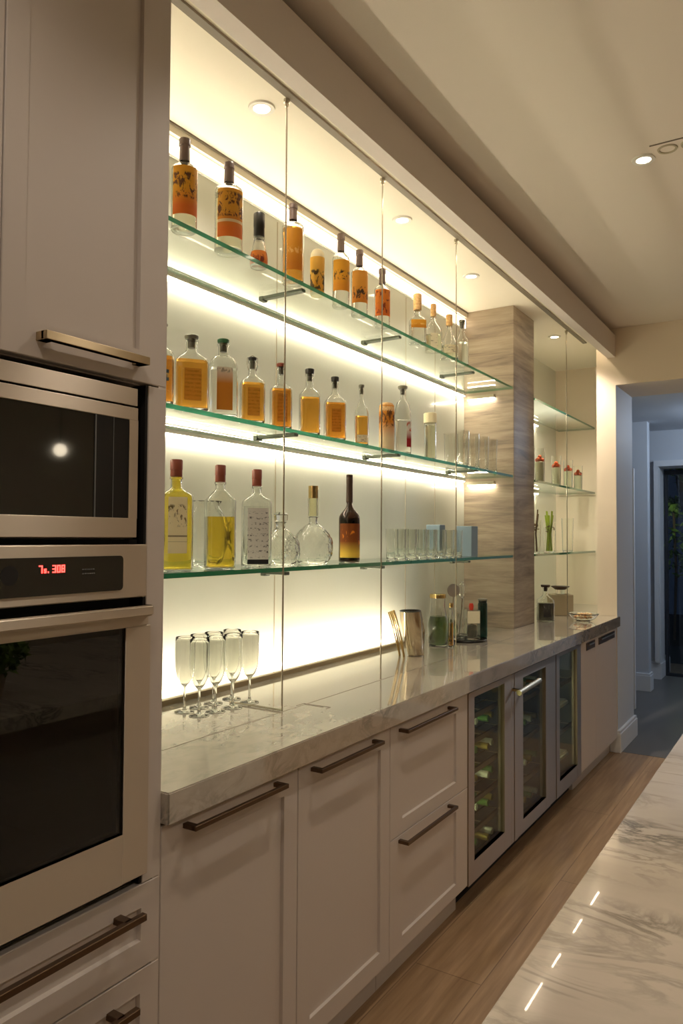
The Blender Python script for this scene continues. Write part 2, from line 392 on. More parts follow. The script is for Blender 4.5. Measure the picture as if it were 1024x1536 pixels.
# window opposite, seen only as a reflection
b = B()
for y in (0.2, 1.0, 1.8, 2.6): box(b, 3.54, 3.6, y-.03, y+.03, .95, 2.3)
for z in (.95, 1.9, 2.3): box(b, 3.54, 3.6, .17, 2.63, z-.03, z+.03)
w = struct('window_1', b, 'trim_paint', smooth=False)
p_ = obj('pane', bx(3.575, 3.585, .2, 2.6, .95, 2.3), 'black_glass', None, smooth=False, origin=False); p_.parent = w; p_.location = -w.location

# garden beyond the glass door
g = obj('garden_ground', bx(-5, 7, 9.6, 16, -.12, -.02), 'soil', origin=False); g['kind'] = 'structure'
struct('floor_patio', bx(-1.6, 2.2, 8.8, 11.2, -.09, -.005), 'outer_grey', smooth=False)
def leaves(bm, n, c, r, size, rnd):
    for _ in range(n):
        while True:
            p = Vector([rnd.uniform(-1, 1) for _ in range(3)])
            if .3 < p.length < 1: break
        p = Vector((p.x*r[0], p.y*r[1], p.z*r[2]))+Vector(c)
        a = Vector([rnd.uniform(-1, 1) for _ in range(3)]).normalized(); q = a.cross(Vector([rnd.uniform(-1, 1) for _ in range(3)])).normalized()
        s = size*rnd.uniform(.6, 1.3); up = a.cross(q)*s*.15
        v = [bm.verts.new(p+x) for x in (-a*s, q*s*.42+up, a*s, -q*s*.42+up)]
        bm.faces.new(v)
rnd = random.Random(3)
for i, (x, y, h, lab) in enumerate(((-1.6, 12.2, 1.3, 'leafy garden shrub outside the glass door, lit by a garden spot on its left'), (.9, 13.4, 1.9, 'taller dark shrub behind the trunk outside the glass door'))):
    r_ = empty('garden_shrub', (x, y, -.02), lab, 'shrub')
    lb = B(); leaves(lb, 420, (0, 0, h*.55), (.6, .6, h*.45), .09, rnd); obj('foliage', lb, 'leaf', r_)
    obj('stem', tube(B(), [(0, 0, 0), (.03, 0, h*.3), (0, .02, h*.6)], .03), 'bark', r_)
t_ = empty('garden_tree', (-.22, 11.05, -.005), 'slender pale garden tree trunk seen through the glass door', 'tree')
obj('trunk', tube(B(), [(0, 0, 0), (.03, 0, .8), (-.02, 0, 1.6), (-.16, .05, 2.2), (-.2, .1, 2.9)], .09, 10, [.11, .09, .08, .07, .05]), 'bark', t_)
lb = B(); leaves(lb, 220, (-.2, .1, 2.75), (.6, .5, .5), .08, rnd); obj('foliage', lb, 'leaf', t_)
b = bx(-.05, 1.0, 9.55, 9.95, .16, .24, bev=.02, seg=2); b_ = empty('garden_bench', (.5, 9.75, -.005), 'low pale stone bench just outside the glass door', 'bench')
bmesh.ops.translate(b, verts=b.verts, vec=(-.5, -9.75, .005)); obj('seat', b, 'stone_white', b_)
for s_ in (-.4, .4): obj('leg', bx(s_-.05, s_+.05, -.15, .15, 0, .17, bev=.01), 'stone_white', b_)

r_ = empty('garden_shrub', (-.62, 12.0, -.02), 'tall thin garden shrub whose lit leaves show through the glass door', 'shrub')
lb = B(); leaves(lb, 160, (.03, 0, 1.95), (.22, .2, .16), .07, rnd); leaves(lb, 90, (.1, 0, 1.3), (.25, .2, .4), .07, rnd); obj('foliage', lb, 'leaf', r_)
obj('stem', tube(B(), [(0, 0, 0), (.03, 0, 1.), (0, .02, 1.9)], .02), 'bark', r_)
# ------------------------------------------------------------ travertine column
b = bx(WX, -.345, YC0, YC1, CT, ZR-.004, bev=.002)
o = obj('stone_column', b, 'travertine'); tag(o, 'banded beige travertine column rising from the counter between the two shelf bays', 'column')

# ------------------------------------------------------------ tall oven unit
def shaker(bm, y0, y1, z0, z1, x=0, th=.022, st=(.06, .06), rl=(.06, .06), rec=.009):
    """shaker door or drawer front facing +x, stiles (left,right) rails (bottom,top)"""
    xb, xf, xr = x-th, x, x-rec
    iy0, iy1, iz0, iz1 = y0+st[0], y1-st[1], z0+rl[0], z1-rl[1]
    c = .0015
    box(bm, xb, xr, y0, y1, z0, z1)
    def P_(x, y, z): return bm.verts.new((x, y, z))
    O = [P_(xf, y0+c, z0+c), P_(xf, y1-c, z0+c), P_(xf, y1-c, z1-c), P_(xf, y0+c, z1-c)]
    I = [P_(xf, iy0, iz0), P_(xf, iy1, iz0), P_(xf, iy1, iz1), P_(xf, iy0, iz1)]
    I2 = [P_(xr+.0002, iy0+.002, iz0+.002), P_(xr+.0002, iy1-.002, iz0+.002), P_(xr+.0002, iy1-.002, iz1-.002), P_(xr+.0002, iy0+.002, iz1-.002)]
    E_ = [P_(xf-c, y0, z0), P_(xf-c, y1, z0), P_(xf-c, y1, z1), P_(xf-c, y0, z1)]
    K = [P_(xr, y0, z0), P_(xr, y1, z0), P_(xr, y1, z1), P_(xr, y0, z1)]
    for i in range(4):
        j = (i+1) % 4
        bm.faces.new((O[i], O[j], I[j], I[i])); bm.faces.new((I[i], I[j], I2[j], I2[i])); bm.faces.new((E_[i], E_[j], O[j], O[i])); bm.faces.new((K[i], K[j], E_[j], E_[i]))
    bm.faces.new(I2)
    return bm
def bar_handle(y0, y1, z, parent, m='handle_bronze', x=0, out=.036, s=.010, post=.0):
    b = bx(x+out-s, x+out, y0, y1, z-s/2, z+s/2, bev=.001)
    for y in (y0+post, y1-s*1.4-post): box(b, x-.002, x+out-s*.5, y, y+s*1.4, z-s/2, z+s/2, bev=.001)
    return obj('handle', b, m, parent)
TY0 = .385
T = empty('oven_cabinet', (-.30, .77, 0), 'tall white cabinet housing the microwave and oven at the left edge', 'cabinet')
def chl(name, bm, m, root, **k):     # child mesh authored in world coordinates
    o = obj(name, bm, m, root, **k); o.location = -Vector(root.location); return o
b = B()
box(b, -.60, -.001, Y0-.022, Y0, .10, ZC); box(b, -.60, -.024, TY0, TY0+.02, .1, ZC)       # sides
box(b, -.60, -.58, TY0, Y0-.022, .1, ZC); box(b, -.58, -.024, TY0+.02, Y0-.022, 1.785, 1.80); box(b, -.58, -.024, TY0+.02, Y0-.022, .742, .757); box(b, -.58, -.024, TY0+.02, Y0-.022, .1, .12)
box(b, -.021, 0, 1.106, Y0-.001, .759, 1.783, bev=.001); box(b, -.021, 0, TY0, TY0+.02, .759, 1.783)
box(b, -.58, -.06, TY0+.02, Y0-.022, 1.455, 1.462); box(b, -.022, -.001, TY0, Y0, 2.873, ZC)
chl('carcass', b, 'cabinet_paint', T, smooth=False)
chl('plinth', bx(-.58, -.06, TY0, Y0, 0, .1), 'kick_paint', T, smooth=False)
chl('recess', bx(-.57, -.003, 1.100, 1.106, .759, 1.783), 'dark_gap', T, smooth=False)  # dark lining: the shade of the appliance gap is put into its colour
d = chl('door', shaker(B(), .767, Y0-.001, 1.787, 2.87, st=(.046, .076), rl=(.066, .06)), 'cabinet_paint', T)
bar_handle(.836, 1.081, 1.826, d, 'handle_champagne', out=.03, s=.016)
d = chl('door', shaker(B(), TY0, .764, 1.787, 2.87, st=(.06, .046), rl=(.066, .06)), 'cabinet_paint', T)
bar_handle(.45, .70, 1.826, d, 'handle_champagne', out=.03, s=.016)
for z0, z1, zh, y1, rl in ((.588, .757, .712, 1.082, (.055, .047)), (.346, .585, .535, 1.068, (.055, .047)), (.104, .343, .295, 1.068, (.055, .047))):
    d = chl('drawer', shaker(B(), TY0, Y0-.001, z0, z1, st=(.05, .05), rl=rl, rec=.011), 'cabinet_paint', T)
    bar_handle(.50 if z0 > .5 else .62, y1, zh, d, 'handle_bronze', out=.042, s=.0135, post=.03)
# microwave
Mw = empty('microwave', (-.25, .74, 1.463), 'built-in stainless microwave with dark glass door, above the oven', 'microwave')
AY0, AY1 = .405, 1.073
chl('body', bx(-.50, -.006, AY0, AY1, 1.463, 1.770), 'black_plastic', Mw, smooth=False)
chl('top_panel', bx(-.01, .004, AY0, AY1, 1.734, 1.770, bev=.001), 'steel', Mw)
b = bx(-.006, .006, AY0, AY1, 1.704, 1.730, bev=.001); box(b, -.006, .006, AY0, AY1, 1.466, 1.505, bev=.001); box(b, -.006, .006, 1.050, AY1, 1.5045, 1.7045); box(b, -.006, .006, AY0, .43, 1.5045, 1.7045)
d = chl('door', b, 'steel', Mw)
obj('glass', bx(-.005, .003, .43, 1.050, 1.505, 1.704), 'black_glass', d, smooth=False)
obj('control_strip', bx(.003, .0045, .968, 1.050, 1.505, 1.704), 'black_plastic', d, smooth=False)
b = bx(.003, .0055, .9665, .9685, 1.505, 1.704); box(b, .0045, .0052, 1.0105, 1.0115, 1.505, 1.704); obj('trim_line', b, 'grey_print', d, smooth=False)
chl('vent', bx(-.045, -.012, AY0, 1.09, 1.453, 1.462), 'dark_gap', Mw, smooth=False)
# oven
OV = empty('oven', (-.25, .74, .765), 'built-in stainless wall oven with a red lit clock and large dark glass door', 'oven')
OY0, OY1 = .395, 1.099
b = bx(-.52, -.50, OY0, OY1, .765, 1.45); box(b, -.50, -.02, OY1-.02, OY1, .765, 1.45); box(b, -.50, -.02, OY0, OY0+.02, .765, 1.45); box(b, -.50, -.02, OY0, OY1, .765, .80); box(b, -.50, -.02, OY0, OY1, 1.32, 1.345); box(b, -.5, -.02, OY0, OY1, 1.44, 1.45)
chl('body', b, 'interior_dark', OV, smooth=False)
pn = chl('control_panel', bx(-.018, .010, OY0, OY1, 1.345, 1.452, bev=.002), 'steel', OV)
b = B()   # display with rounded right corners
pts = [(.46, 1.362), (1.026, 1.362)]+[(1.026+.008*sin(a), 1.370-.008*cos(a)) for a in (.5, 1, PI/2)]+[(1.034+0*a, 1.370) for a in ()]+[(1.026+.008*cos(a), 1.422+.008*sin(a)) for a in (0, .5, 1, PI/2)]+[(.46, 1.430)]
f0 = [b.verts.new((.0105, y, z)) for y, z in pts]; f1 = [b.verts.new((.012, y, z)) for y, z in pts]
b.faces.new(f1); b.faces.new(f0[::-1])
for i in range(len(pts)): b.faces.new((f0[i], f0[(i+1) % len(pts)], f1[(i+1) % len(pts)], f1[i]))
ds = obj('display', b, 'black_glass', pn, smooth=False)
SEG = {'7': 'abc', '3': 'abcdg', '0': 'abcdef', '8': 'abcdefg', '1': 'bc', '5': 'acdfg'}
def digit(bm, ch, y, z, w=.0075, h=.014, t=.0022, x=.0122):
    D = {'a': (y, y+w, z+h-t, z+h), 'g': (y, y+w, z+h/2-t/2, z+h/2+t/2), 'd': (y, y+w, z, z+t), 'b': (y+w-t, y+w, z+h/2, z+h), 'c': (y+w-t, y+w, z, z+h/2), 'e': (y, y+t, z, z+h/2), 'f': (y, y+t, z+h/2, z+h)}
    for s_ in SEG[ch]:
        a = D[s_]; box(bm, x-.0004, x+.0006, a[0], a[1], a[2], a[3])
b = B(); digit(b, '7', .842, 1.402); digit(b, '5', .8525, 1.402, .005, .008); box(b, .0118, .0128, .8605, .8625, 1.402, 1.405)
for i, ch in enumerate('308'): digit(b, ch, .870+i*.0095, 1.402)
obj('clock_digits', b, 'led_red', ds, smooth=False)
b = B()
for z in (1.405, 1.397):
    y = .935
    while y < .965: w_ = rnd.uniform(.002, .005); box(b, .012, .0123, y, y+w_, z, z+.002); y += w_+.0015
b2 = loft(B(), [(0, .017), (.0006, .017)], 24); bmesh.ops.rotate(b2, verts=b2.verts, matrix=Matrix.Rotation(PI/2, 3, 'Y')); bmesh.ops.translate(b2, verts=b2.verts, vec=(.0118, .785, 1.400))
obj('touch_dial', b2, 'interior_dark', ds); obj('touch_print', b, 'grey_print', ds, smooth=False)
b = bx(-.010, .014, OY0, OY1+.004, 1.040+.246, 1.327, bev=.003, seg=2); box(b, -.010, .012, 1.043, OY1+.010, .782, 1.2865, bev=.001); box(b, -.010, .012, OY0, OY0+.05, .782, 1.2865); box(b, -.010, .012, OY0+.05, 1.043, .782, .880)
dr = chl('door', b, 'steel', OV)
obj('glass', bx(-.008, .006, OY0+.05, 1.043, .880, 1.2865), 'oven_glass', dr, smooth=False)
obj('pull_lip', bx(.008, .030, OY0, OY1+.004, 1.306, 1.329, bev=.004, seg=3), 'steel', dr)
for z in (.99, 1.15):
    b = B()
    for i in range(11): tube(b, [(-.46, .47+i*.054, z), (-.06, .47+i*.054, z)], .002, 6)
    tube(b, [(-.06, .44, z), (-.06, 1.06, z)], .003, 6); tube(b, [(-.46, .44, z), (-.46, 1.06, z)], .003, 6)
    chl('rack', b, 'chrome', OV)

# ------------------------------------------------------------ base cabinets and worktop
def carcass(root, y0, y1, m='cabinet_paint'):
    b = bx(-.58, -.024, y0+.001, y0+.018, .1, CB-.002); box(b, -.58, -.024, y1-.018, y1-.001, .1, CB-.002); box(b, -.58, -.56, y0, y1, .1, CB-.002); box(b, -.56, -.024, y0+.018, y1-.018, .1, .118); box(b, -.56, -.024, y0+.018, y1-.018, CB-.02, CB-.002)
    return chl('carcass', b, m, root, smooth=False)
def base(y0, y1, name, label, cat='cabinet', group=None):
    return empty(name, (-.3, (y0+y1)/2, 0), label, cat, group)
for y0, y1, h0, h1, zh, lab in ((Y0+.002, 1.652, 1.222, 1.561, .838, 'white base cabinet door with long bronze handle, directly under the champagne flutes'), (1.655, 2.162, 1.712, 2.061, .834, 'white base cabinet between the flute end of the counter and the drawer stack')):
    c = base(y0, y1, 'base_cabinet', lab)
    carcass(c, y0, y1)
    d = chl('door', shaker(B(), y0, y1, .104, CB-.006, st=(.06, .06), rl=(.06, .06)), 'cabinet_paint', c)
    bar_handle(h0, h1, zh, d, out=.038, s=.011)
    chl('kick', bx(-.07, -.05, y0, y1, 0, .1), 'kick_paint', c, smooth=False)
c = base(2.165, 2.80, 'drawer_cabinet', 'white cabinet of two deep drawers beside the wine cooler'); carcass(c, 2.165, 2.80)
for z0, z1, zh in ((.487, CB-.006, .831), (.104, .485, .468)):
    d = chl('drawer', shaker(B(), 2.165, 2.80, z0, z1, st=(.085, .11), rl=(.048, .06)), 'cabinet_paint', c)
    bar_handle(2.222, 2.625, zh, d, out=.038, s=.011)
chl('kick', bx(-.07, -.05, 2.165, 2.80, 0, .1), 'kick_paint', c, smooth=False)

def cooler(y0, y1, doors, root, shelves, led=False):
    b = bx(-.60, -.58, y0, y1, .09, CB-.004); box(b, -.58, -.03, y0, y0+.015, .09, CB-.004); box(b, -.58, -.03, y1-.015, y1, .09, CB-.004); box(b, -.58, -.03, y0, y1, .09, .11); box(b, -.58, -.03, y0, y1, CB-.02, CB-.004)
    chl('body', b, 'liner', root, smooth=False)
    chl('kick', bx(-.09, -.07, y0, y1, 0, .09), 'dark_gap', root, smooth=False)
    for (a, c_, g0, g1, z0, z1) in doors:
        b = bx(-.028, .004, a, g0, .098, CB-.010, bev=.001); box(b, -.028, .004, g1, c_, .098, CB-.010, bev=.001); box(b, -.0275, .0035, g0, g1, .098, z0); box(b, -.0275, .0035, g0, g1, z1, CB-.010)
        d = chl('door', b, 'steel_warm', root)
        obj('glass', bx(-.016, -.006, g0, g1, z0, z1), 'fridge_glass', d, smooth=False)
    for (a, c_, z) in shelves:
        b = B()
        for q in range(9): box(b, -.53+q*.06, -.526+q*.06, a, c_, z-.004, z)
        for q in range(3): box(b, -.53, -.04, a+(c_-a)*(.1+.4*q), a+(c_-a)*(.1+.4*q)+.004, z-.004, z)
        box(b, -.045, -.035, a, c_, z-.018, z+.004, bev=.001)
        chl('shelf', b, 'steel_warm', root, smooth=False)
W = base(2.803, 3.98, 'wine_cooler', 'two-door stainless wine cooler full of bottles, beside the drawer stack', 'wine cooler')
SH1 = [.262, .385, .508, .631, .735]
cooler(2.803, 3.978, [(2.803, 3.29, 2.862, 3.206, .180, .828), (3.375, 3.868, 3.452, 3.80, .160, .815)], W, [(2.825, 3.30, z) for z in SH1]+[(3.39, 3.94, z) for z in (.30, .50, .69)])
b = bx(-.56, -.03, 3.305, 3.365, .11, CB-.02); chl('divider', b, 'interior_dark', W, smooth=False)
for a in ((.004, 3.292, 3.330), (.006, 3.333, 3.372), (.002, 3.871, 3.976)): chl('stile', bx(-.028, a[0], a[1], a[2], .098, CB-.010, bev=.001), 'steel_warm', W)
b = tube(B(), [(.052, 3.255, .782), (.052, 3.545, .792)], .0125, 14); box(b, 0, .052, 3.30, 3.315, .777, .789); box(b, 0, .052, 3.505, 3.52, .784, .796)
chl('handle', b, 'handle_champagne', W)
W2 = base(3.98, 4.47, 'undercounter_fridge', 'narrow glass-door fridge with white trays, right of the wine cooler', 'fridge')
cooler(3.982, 4.468, [(3.982, 4.468, 4.04, 4.385, .175, .835)], W2, [(4.0, 4.45, z) for z in (.40, .66)])
for z in (.205, .50):
    chl('tray', bx(-.50, -.06, 4.05, 4.44, z, z+.035, bev=.01, seg=2), 'white_plastic', W2)
for y0, y1, h0, h1, lab in ((4.472, 4.828, 4.60, 4.80, 'plain white panel door with a short dark finger pull, right of the narrow fridge'), (4.831, 5.40, 4.90, 5.33, 'last white panel door at the far end of the counter, with a wide pull')):
    c = base(y0, y1, 'panel_cabinet', lab); carcass(c, y0, y1)
    d = chl('door', bx(-.022, 0, y0, y1, .104, CB-.006, bev=.0015), 'cabinet_paint', c)
    b = bx(-.002, .004, h0, h1, .795, .84, bev=.001)
    obj('finger_pull', b, 'handle_bronze', d)
    obj('pull_lip', bx(.003, .012, h0+.04, h1-.04, .822, .832, bev=.001), 'steel', d)
    chl('kick', bx(-.07, -.05, y0, y1, 0, .1), 'kick_paint', c, smooth=False)

Wt = empty('countertop', (-.31, 3.3, CB), 'long veined grey marble countertop running under the lit glass shelves', 'countertop')
b = bx(WX, .022, Y0, YW-.001, CB, CT, bev=.003, seg=2); box(b, WX, -.131, YW-.004, YN, CB, CT)
chl('slab', b, 'counter_marble', Wt, smooth=False)
chl('joint', bx(-.2225, -.2205, Y0, YC0, CT, CT+.0006), 'seam_dark', Wt, smooth=False)
b = B()
for a in ((-.235, -.130, 2.008, 2.010), (-.235, -.233, 1.97, 2.01), (-.132, -.130, 1.985, 2.01), (-.225, -.150, 1.998, 1.9995)): box(b, a[0], a[1], a[2], a[3], CT, CT+.0008)
chl('socket_lid', b, 'seam_dark', Wt, smooth=False)

# ------------------------------------------------------------ lighting profiles on the wall
def strip(name, label, parts, group='wall light strips'):
    y = sum(p[1][2]+p[1][3] for p in parts)/2/len(parts)
    e = empty(name, (parts[0][1][0], y, parts[0][1][4]), label, 'light', group)
    for nm, a, m in parts: chl(nm, bx(*a), m, e, smooth=False)
    return e
strip('light_strip', 'bright tape light along the top of the bar wall under the valance', [('profile', (WX, WX+.006, Y0+.001, YC0-.002, 2.755, 2.824), 'white_plastic'), ('diffuser', (WX+.006, WX+.012, Y0+.001, YC0-.002, 2.762, 2.818), 'led_top')])
for z, lab in ((Z1, 'top glass shelf'), (Z2, 'middle glass shelf')):
    parts = [('profile', (WX, WX+.024, Y0+.001, YC0-.032, z-.026, z+.006), 'profile_paint')]
    parts += [('diffuser', (WX+.002, WX+.018, Y0+.001, YC0-.032, z+.006, z+.009), 'led_strip'), ('diffuser', (WX+.002, WX+.018, Y0+.001, YC0-.032, z-.029, z-.026), 'led_strip')]
    strip('light_strip', 'slim two-sided light profile along the wall behind the '+lab+', left bay', parts)
    strip('light_strip', 'short light profile across the stone column under the '+lab, [('profile', (WX+.034, -.46, YC0-.026, YC0, z-.050, z-.030), 'seam'), ('diffuser', (WX+.034, -.46, YC0-.022, YC0-.005, z-.056, z-.050), 'led_strip')])
    strip('light_strip', 'light profile under the '+lab+' in the far bay right of the column', [('profile', (WX, WX+.030, YC1, 5.70, z-.030, z-.014), 'seam'), ('diffuser', (WX+.006, WX+.026, YC1+.002, 5.70, z-.036, z-.030), 'led_strip')])
strip('light_strip', 'glowing strip behind a thin metal rail where the wall meets the counter', [('rail', (-.588, -.574, Y0+.001, 3.45, CT, CT+.018), 'rail_metal'), ('diffuser', (-.612, -.594, Y0+.001, 3.45, CT+.001, CT+.009), 'led_counter')])
for i, (a, c_) in enumerate(((5.16, 5.37), (4.74, 4.93), (4.30, 4.46), (3.84, 4.12), (3.0, 3.5), (2.2, 2.7))):
    strip('slot_light', 'short linear lamp hidden behind the lip of the beam, number %s from the far end' % ('one two three four five six'.split()[i]), [('housing', (-.127, -.113, a, c_, 2.814, ZR-.004), 'white_plastic'), ('diffuser', (-.125, -.115, a+.002, c_-.002, 2.811, 2.8145), 'led_slot')], 'lamps behind the beam lip')

# ------------------------------------------------------------ glass shelves, rods and brackets
def shelf(y0, y1, z, label, bay):
    b = bx(WX+.031, XS, y0, y1, z-.014, z)
    for f in b.faces: f.material_index = 0 if abs(f.normal.z) > .5 else 1
    o = obj('glass_shelf', b, ['shelf_glass', 'shelf_edge'], smooth=False)
    tag(o, label, 'shelf', 'glass shelves')
for z, w in ((Z1, 'top'), (Z2, 'middle'), (Z3, 'bottom')):
    shelf(Y0+.002, YC0-.033, z, w+' green-edged glass shelf in the long bay left of the column', 0)
    shelf(YC1+.002, YN-.02, z, w+' glass shelf in the short far bay right of the stone column', 1)
rods = ((1.88, 'nearest the tall oven cabinet'), (2.50, 'second from the oven cabinet'), (3.20, 'third from the oven cabinet, nearest the stone column'), (5.01, 'in the far bay beyond the column'))
for y, lab in rods:
    e = empty('shelf_rod', (-.225, y, CT), 'thin metal hanging rod '+lab, 'rod', 'rods holding the glass shelves')
    obj('rod', cyl(B(), (0, 0), .0027, .001, ZR-.014-CT, 10), 'rod_metal', e)
    obj('ceiling_cap', cyl(cyl(B(), (0, 0), .010, ZR-.024-CT, ZR-.0125-CT, 16), (0, 0), .006, ZR-.036-CT, ZR-.024-CT, 16), 'rod_metal', e)
    if y < 2:
        obj('foot_bar', tube(B(), [(0, 0, .004), (-.21, 0, .004)], .003, 8), 'rod_metal', e)
BRK = [(Z1, y, -.545, -.352, 'top shelf, '+w) for y, w in ((2.16, 'nearest the oven'), (2.89, 'in the middle'), (3.72, 'nearest the column'))]
BRK += [(Z2, y, -.50, -.322, 'middle shelf, '+w) for y, w in ((2.08, 'nearest the oven'), (2.83, 'in the middle'), (3.70, 'nearest the column'))]
BRK += [(Z3, y, -.43, -.325, 'bottom shelf, '+w) for y, w in ((2.04, 'nearest the oven'), (2.70, 'in the middle'), (3.60, 'nearest the column'))]
for z, y, a, c_, lab in BRK:
    o = obj('shelf_bracket', box(bx(a, c_, y-.012, y+.012, z-.026, z-.0142, bev=.002), a, a+.02, y-.015, y+.015, z-.031, z-.0142, bev=.002), 'bracket_metal'); tag(o, 'slim dark metal bar under the '+lab, 'bracket', 'bars under the glass shelves')

# ------------------------------------------------------------ downlights
def downlight(x, y, z, label, r=.042, power=30, cone=2.2, glow='downlight_glow', col=(1, .87, .73), blend=.6):
    e = empty('downlight', (x, y, z), label, 'light', 'recessed ceiling downlights')
    obj('trim_ring', loft(B(), [(-.001, r*.62), (-.006, r*.66), (-.006, r), (0, r*1.04), (0, r*.62)], 32, cap=False), 'white_plastic', e)
    obj('lamp', loft(B(), [(-.003, r*.64), (-.001, r*.64)], 28), glow, e)
    l = bpy.data.lights.new('downlight_beam', 'SPOT'); l.energy = power; l.color = col; l.spot_size = cone; l.spot_blend = blend; l.shadow_soft_size = .035
    o = bpy.data.objects.new('downlight_beam', l); COL.objects.link(o); o.parent = e; o.location = (0, 0, -.012)
zr = ZR-.004
for x, y, lab in ((-.33, 1.885, 'small round downlight in the bar recess above the left end of the top shelf'), (-.345, 2.89, 'middle round downlight in the bar recess'), (-.365, 3.715, 'round downlight in the bar recess nearest the stone column'), (-.345, 5.15, 'round downlight in the bar recess beyond the stone column')):
    downlight(x, y, zr, lab, power=9 if y < 5 else 80)
for x, y, lab in ((.628, 3.03, 'bright round downlight in the main ceiling right of the beam'), (.63, 1.84, 'main ceiling downlight over the aisle near the oven'), (.63, .3, 'main ceiling downlight behind the viewpoint'), (2.3, 3.0, 'main ceiling downlight over the far end of the island'), (2.3, 1.0, 'main ceiling downlight over the middle of the island'), (2.3, -1.0, 'main ceiling downlight over the near end of the island')):
    downlight(x, y, ZC, lab, power=25 if x < 1 else 30, cone=2.4)
v_ = empty('ceiling_gimbal_plate', (.74, 2.99, ZC), 'white ceiling plate with two unlit round lamps beside the bright downlight', 'light')
obj('plate', bx(-.075, .12, -.05, .05, -.003, 0), 'ceiling_paint', v_, smooth=False)
obj('edge_line', bx(-.075, .12, -.053, -.050, -.004, 0), 'seam_dark', v_, smooth=False)
for x in (-.02, .06): obj('lamp_ring', loft(B(), [(-.003, .026), (-.007, .028), (-.007, .034), (-.003, .036), (-.003, .026)], 28, ctr=(x, 0, 0), cap=False), 'seam', v_)

e = empty('globe_pendant', (2.0, 2.4, 1.80), 'small glowing globe pendant hanging over the island, mirrored in the microwave door', 'lamp')
b = B(); bmesh.ops.create_uvsphere(b, u_segments=20, v_segments=12, radius=.032); bmesh.ops.translate(b, verts=b.verts, vec=(0, 0, .09)); obj('globe', b, 'downlight_glow', e)
obj('cord', cyl(B(), (0, 0), .003, .12, ZC-1.80, 8), 'black_plastic', e)
# ------------------------------------------------------------ island
I = empty('kitchen_island', (1.45, 1.0, 0), 'kitchen island with white marble top in the right foreground', 'island')
chl('marble_top', bx(ISX, 2.05, -1.2, 3.0, .885, CT, bev=.003, seg=2), 'island_marble', I, smooth=False)
b = bx(ISX+.28, 1.98, -1.1, 2.9, .1, .885); chl('base', b, 'cabinet_paint', I, smooth=False)
chl('plinth', bx(ISX+.33, 1.92, -1.05, 2.85, 0, .1), 'kick_paint', I, smooth=False)
Pl = empty('potted_herb', (1.17, 1.5, CT), 'bushy green herb in a pale pot on the island, mirrored in the oven door', 'plant')
obj('pot', loft(B(), [(0, .045), (.08, .06), (.08, .055), (.07, .052), (.07, 0)], 28), 'terracotta', Pl)
lb = B(); leaves(lb, 600, (0, 0, .17), (.11, .13, .11), .024, rnd); obj('foliage', lb, 'leaf', Pl)
for _ in range(4):
    a = rnd.uniform(0, 6.28); obj('stem', tube(B(), [(0, 0, .065), (.03*cos(a), .03*sin(a), .13), (.05*cos(a), .05*sin(a), .2)], .003, 6), 'stem_green', Pl)

# ------------------------------------------------------------ bottles
def face(x, y, k=.8): return math.atan2(-y, CAMX-x)*k
def interp(prof, z):
    for p, q in zip(prof, prof[1:]):
        if p[0] <= z <= q[0] and q[0] > p[0]:
            t = (z-p[0])/(q[0]-p[0]); return tuple(p[i]+(q[i]-p[i])*t for i in range(1, 4))
    return prof[-1][1:4]
def smooth_prof(pts, sub=4):
    """Catmull-Rom through (z,a,b,e)"""
    out = []
    P_ = [pts[0]]+list(pts)+[pts[-1]]
    for i in range(1, len(P_)-2):
        p0, p1, p2, p3 = P_[i-1:i+3]
        for k in range(sub):
            t = k/sub
            out.append(tuple(.5*((2*b)+(-a+c)*t+(2*a-5*b+4*c-d)*t*t+(-a+3*b-3*c+d)*t**3) for a, b, c, d in zip(p0, p1, p2, p3)))
    out.append(pts[-1]); return out
def vessel(outer, th, base=.006, lip=True):
    """closed glass wall from an outer profile"""
    h = outer[-1][0]
    inner = [(z, max(a-th, .002), max(b-th, .002), e) for z, a, b, e in outer if base < z < h-.0005]
    a, b, e = interp(outer, base)
    i0 = [(base, 0, 0, 2), (base, max(a-th-.003, .002), max(b-th-.003, .002), e), (base+.003, max(a-th, .002), max(b-th, .002), e)]
    inner = i0+[q for q in inner if q[0] > base+.0035]
    top = outer[-1]
    prof = [(0, 0, 0, 2)]+outer+[(h, max(top[1]-th, .002), max(top[2]-th, .002), top[3])]+inner[::-1]
    return prof
def bottle_prof(h, w, d, sh, nk, rn, e=2, hb=None, curve=1, htop=None):
    """h total glass height; sh shoulder start; nk neck start (metres)"""
    w, d = w/2, d/2
    pts = [(0, d*.90, w*.92, e), (.004, d*.99, w*.99, e), (.010, d, w, e), (sh*.5, d, w, e), (sh-.006, d, w, e), (sh, d*.99, w*.99, e)]
    n = 6
    for i in range(1, n+1):
        t = i/n; s_ = (1-cos(t*PI))/2 if curve == 1 else (1-math.sqrt(max(0, 1-t*t)) if curve == 2 else t)
        pts.append((sh+(nk-sh)*t, d+(rn-d)*s_, w+(rn-w)*s_, e+(2-e)*t))
    pts += [(h-.008, rn, rn, 2), (h-.007, rn*1.18, rn*1.18, 2), (h, rn*1.18, rn*1.18, 2)]
    return pts
def patch(prof, z0, z1, half, off=.0006, n=20, centre=0, rows=6):
    zs = [z0+(z1-z0)*i/rows for i in range(rows+1)]; q = []
    for z in zs:
        a, b, e = interp(prof, z); q.append((z, a+off, b+off, e))
    return loft(B(), q, n, centre-half, centre+half, cap=False)
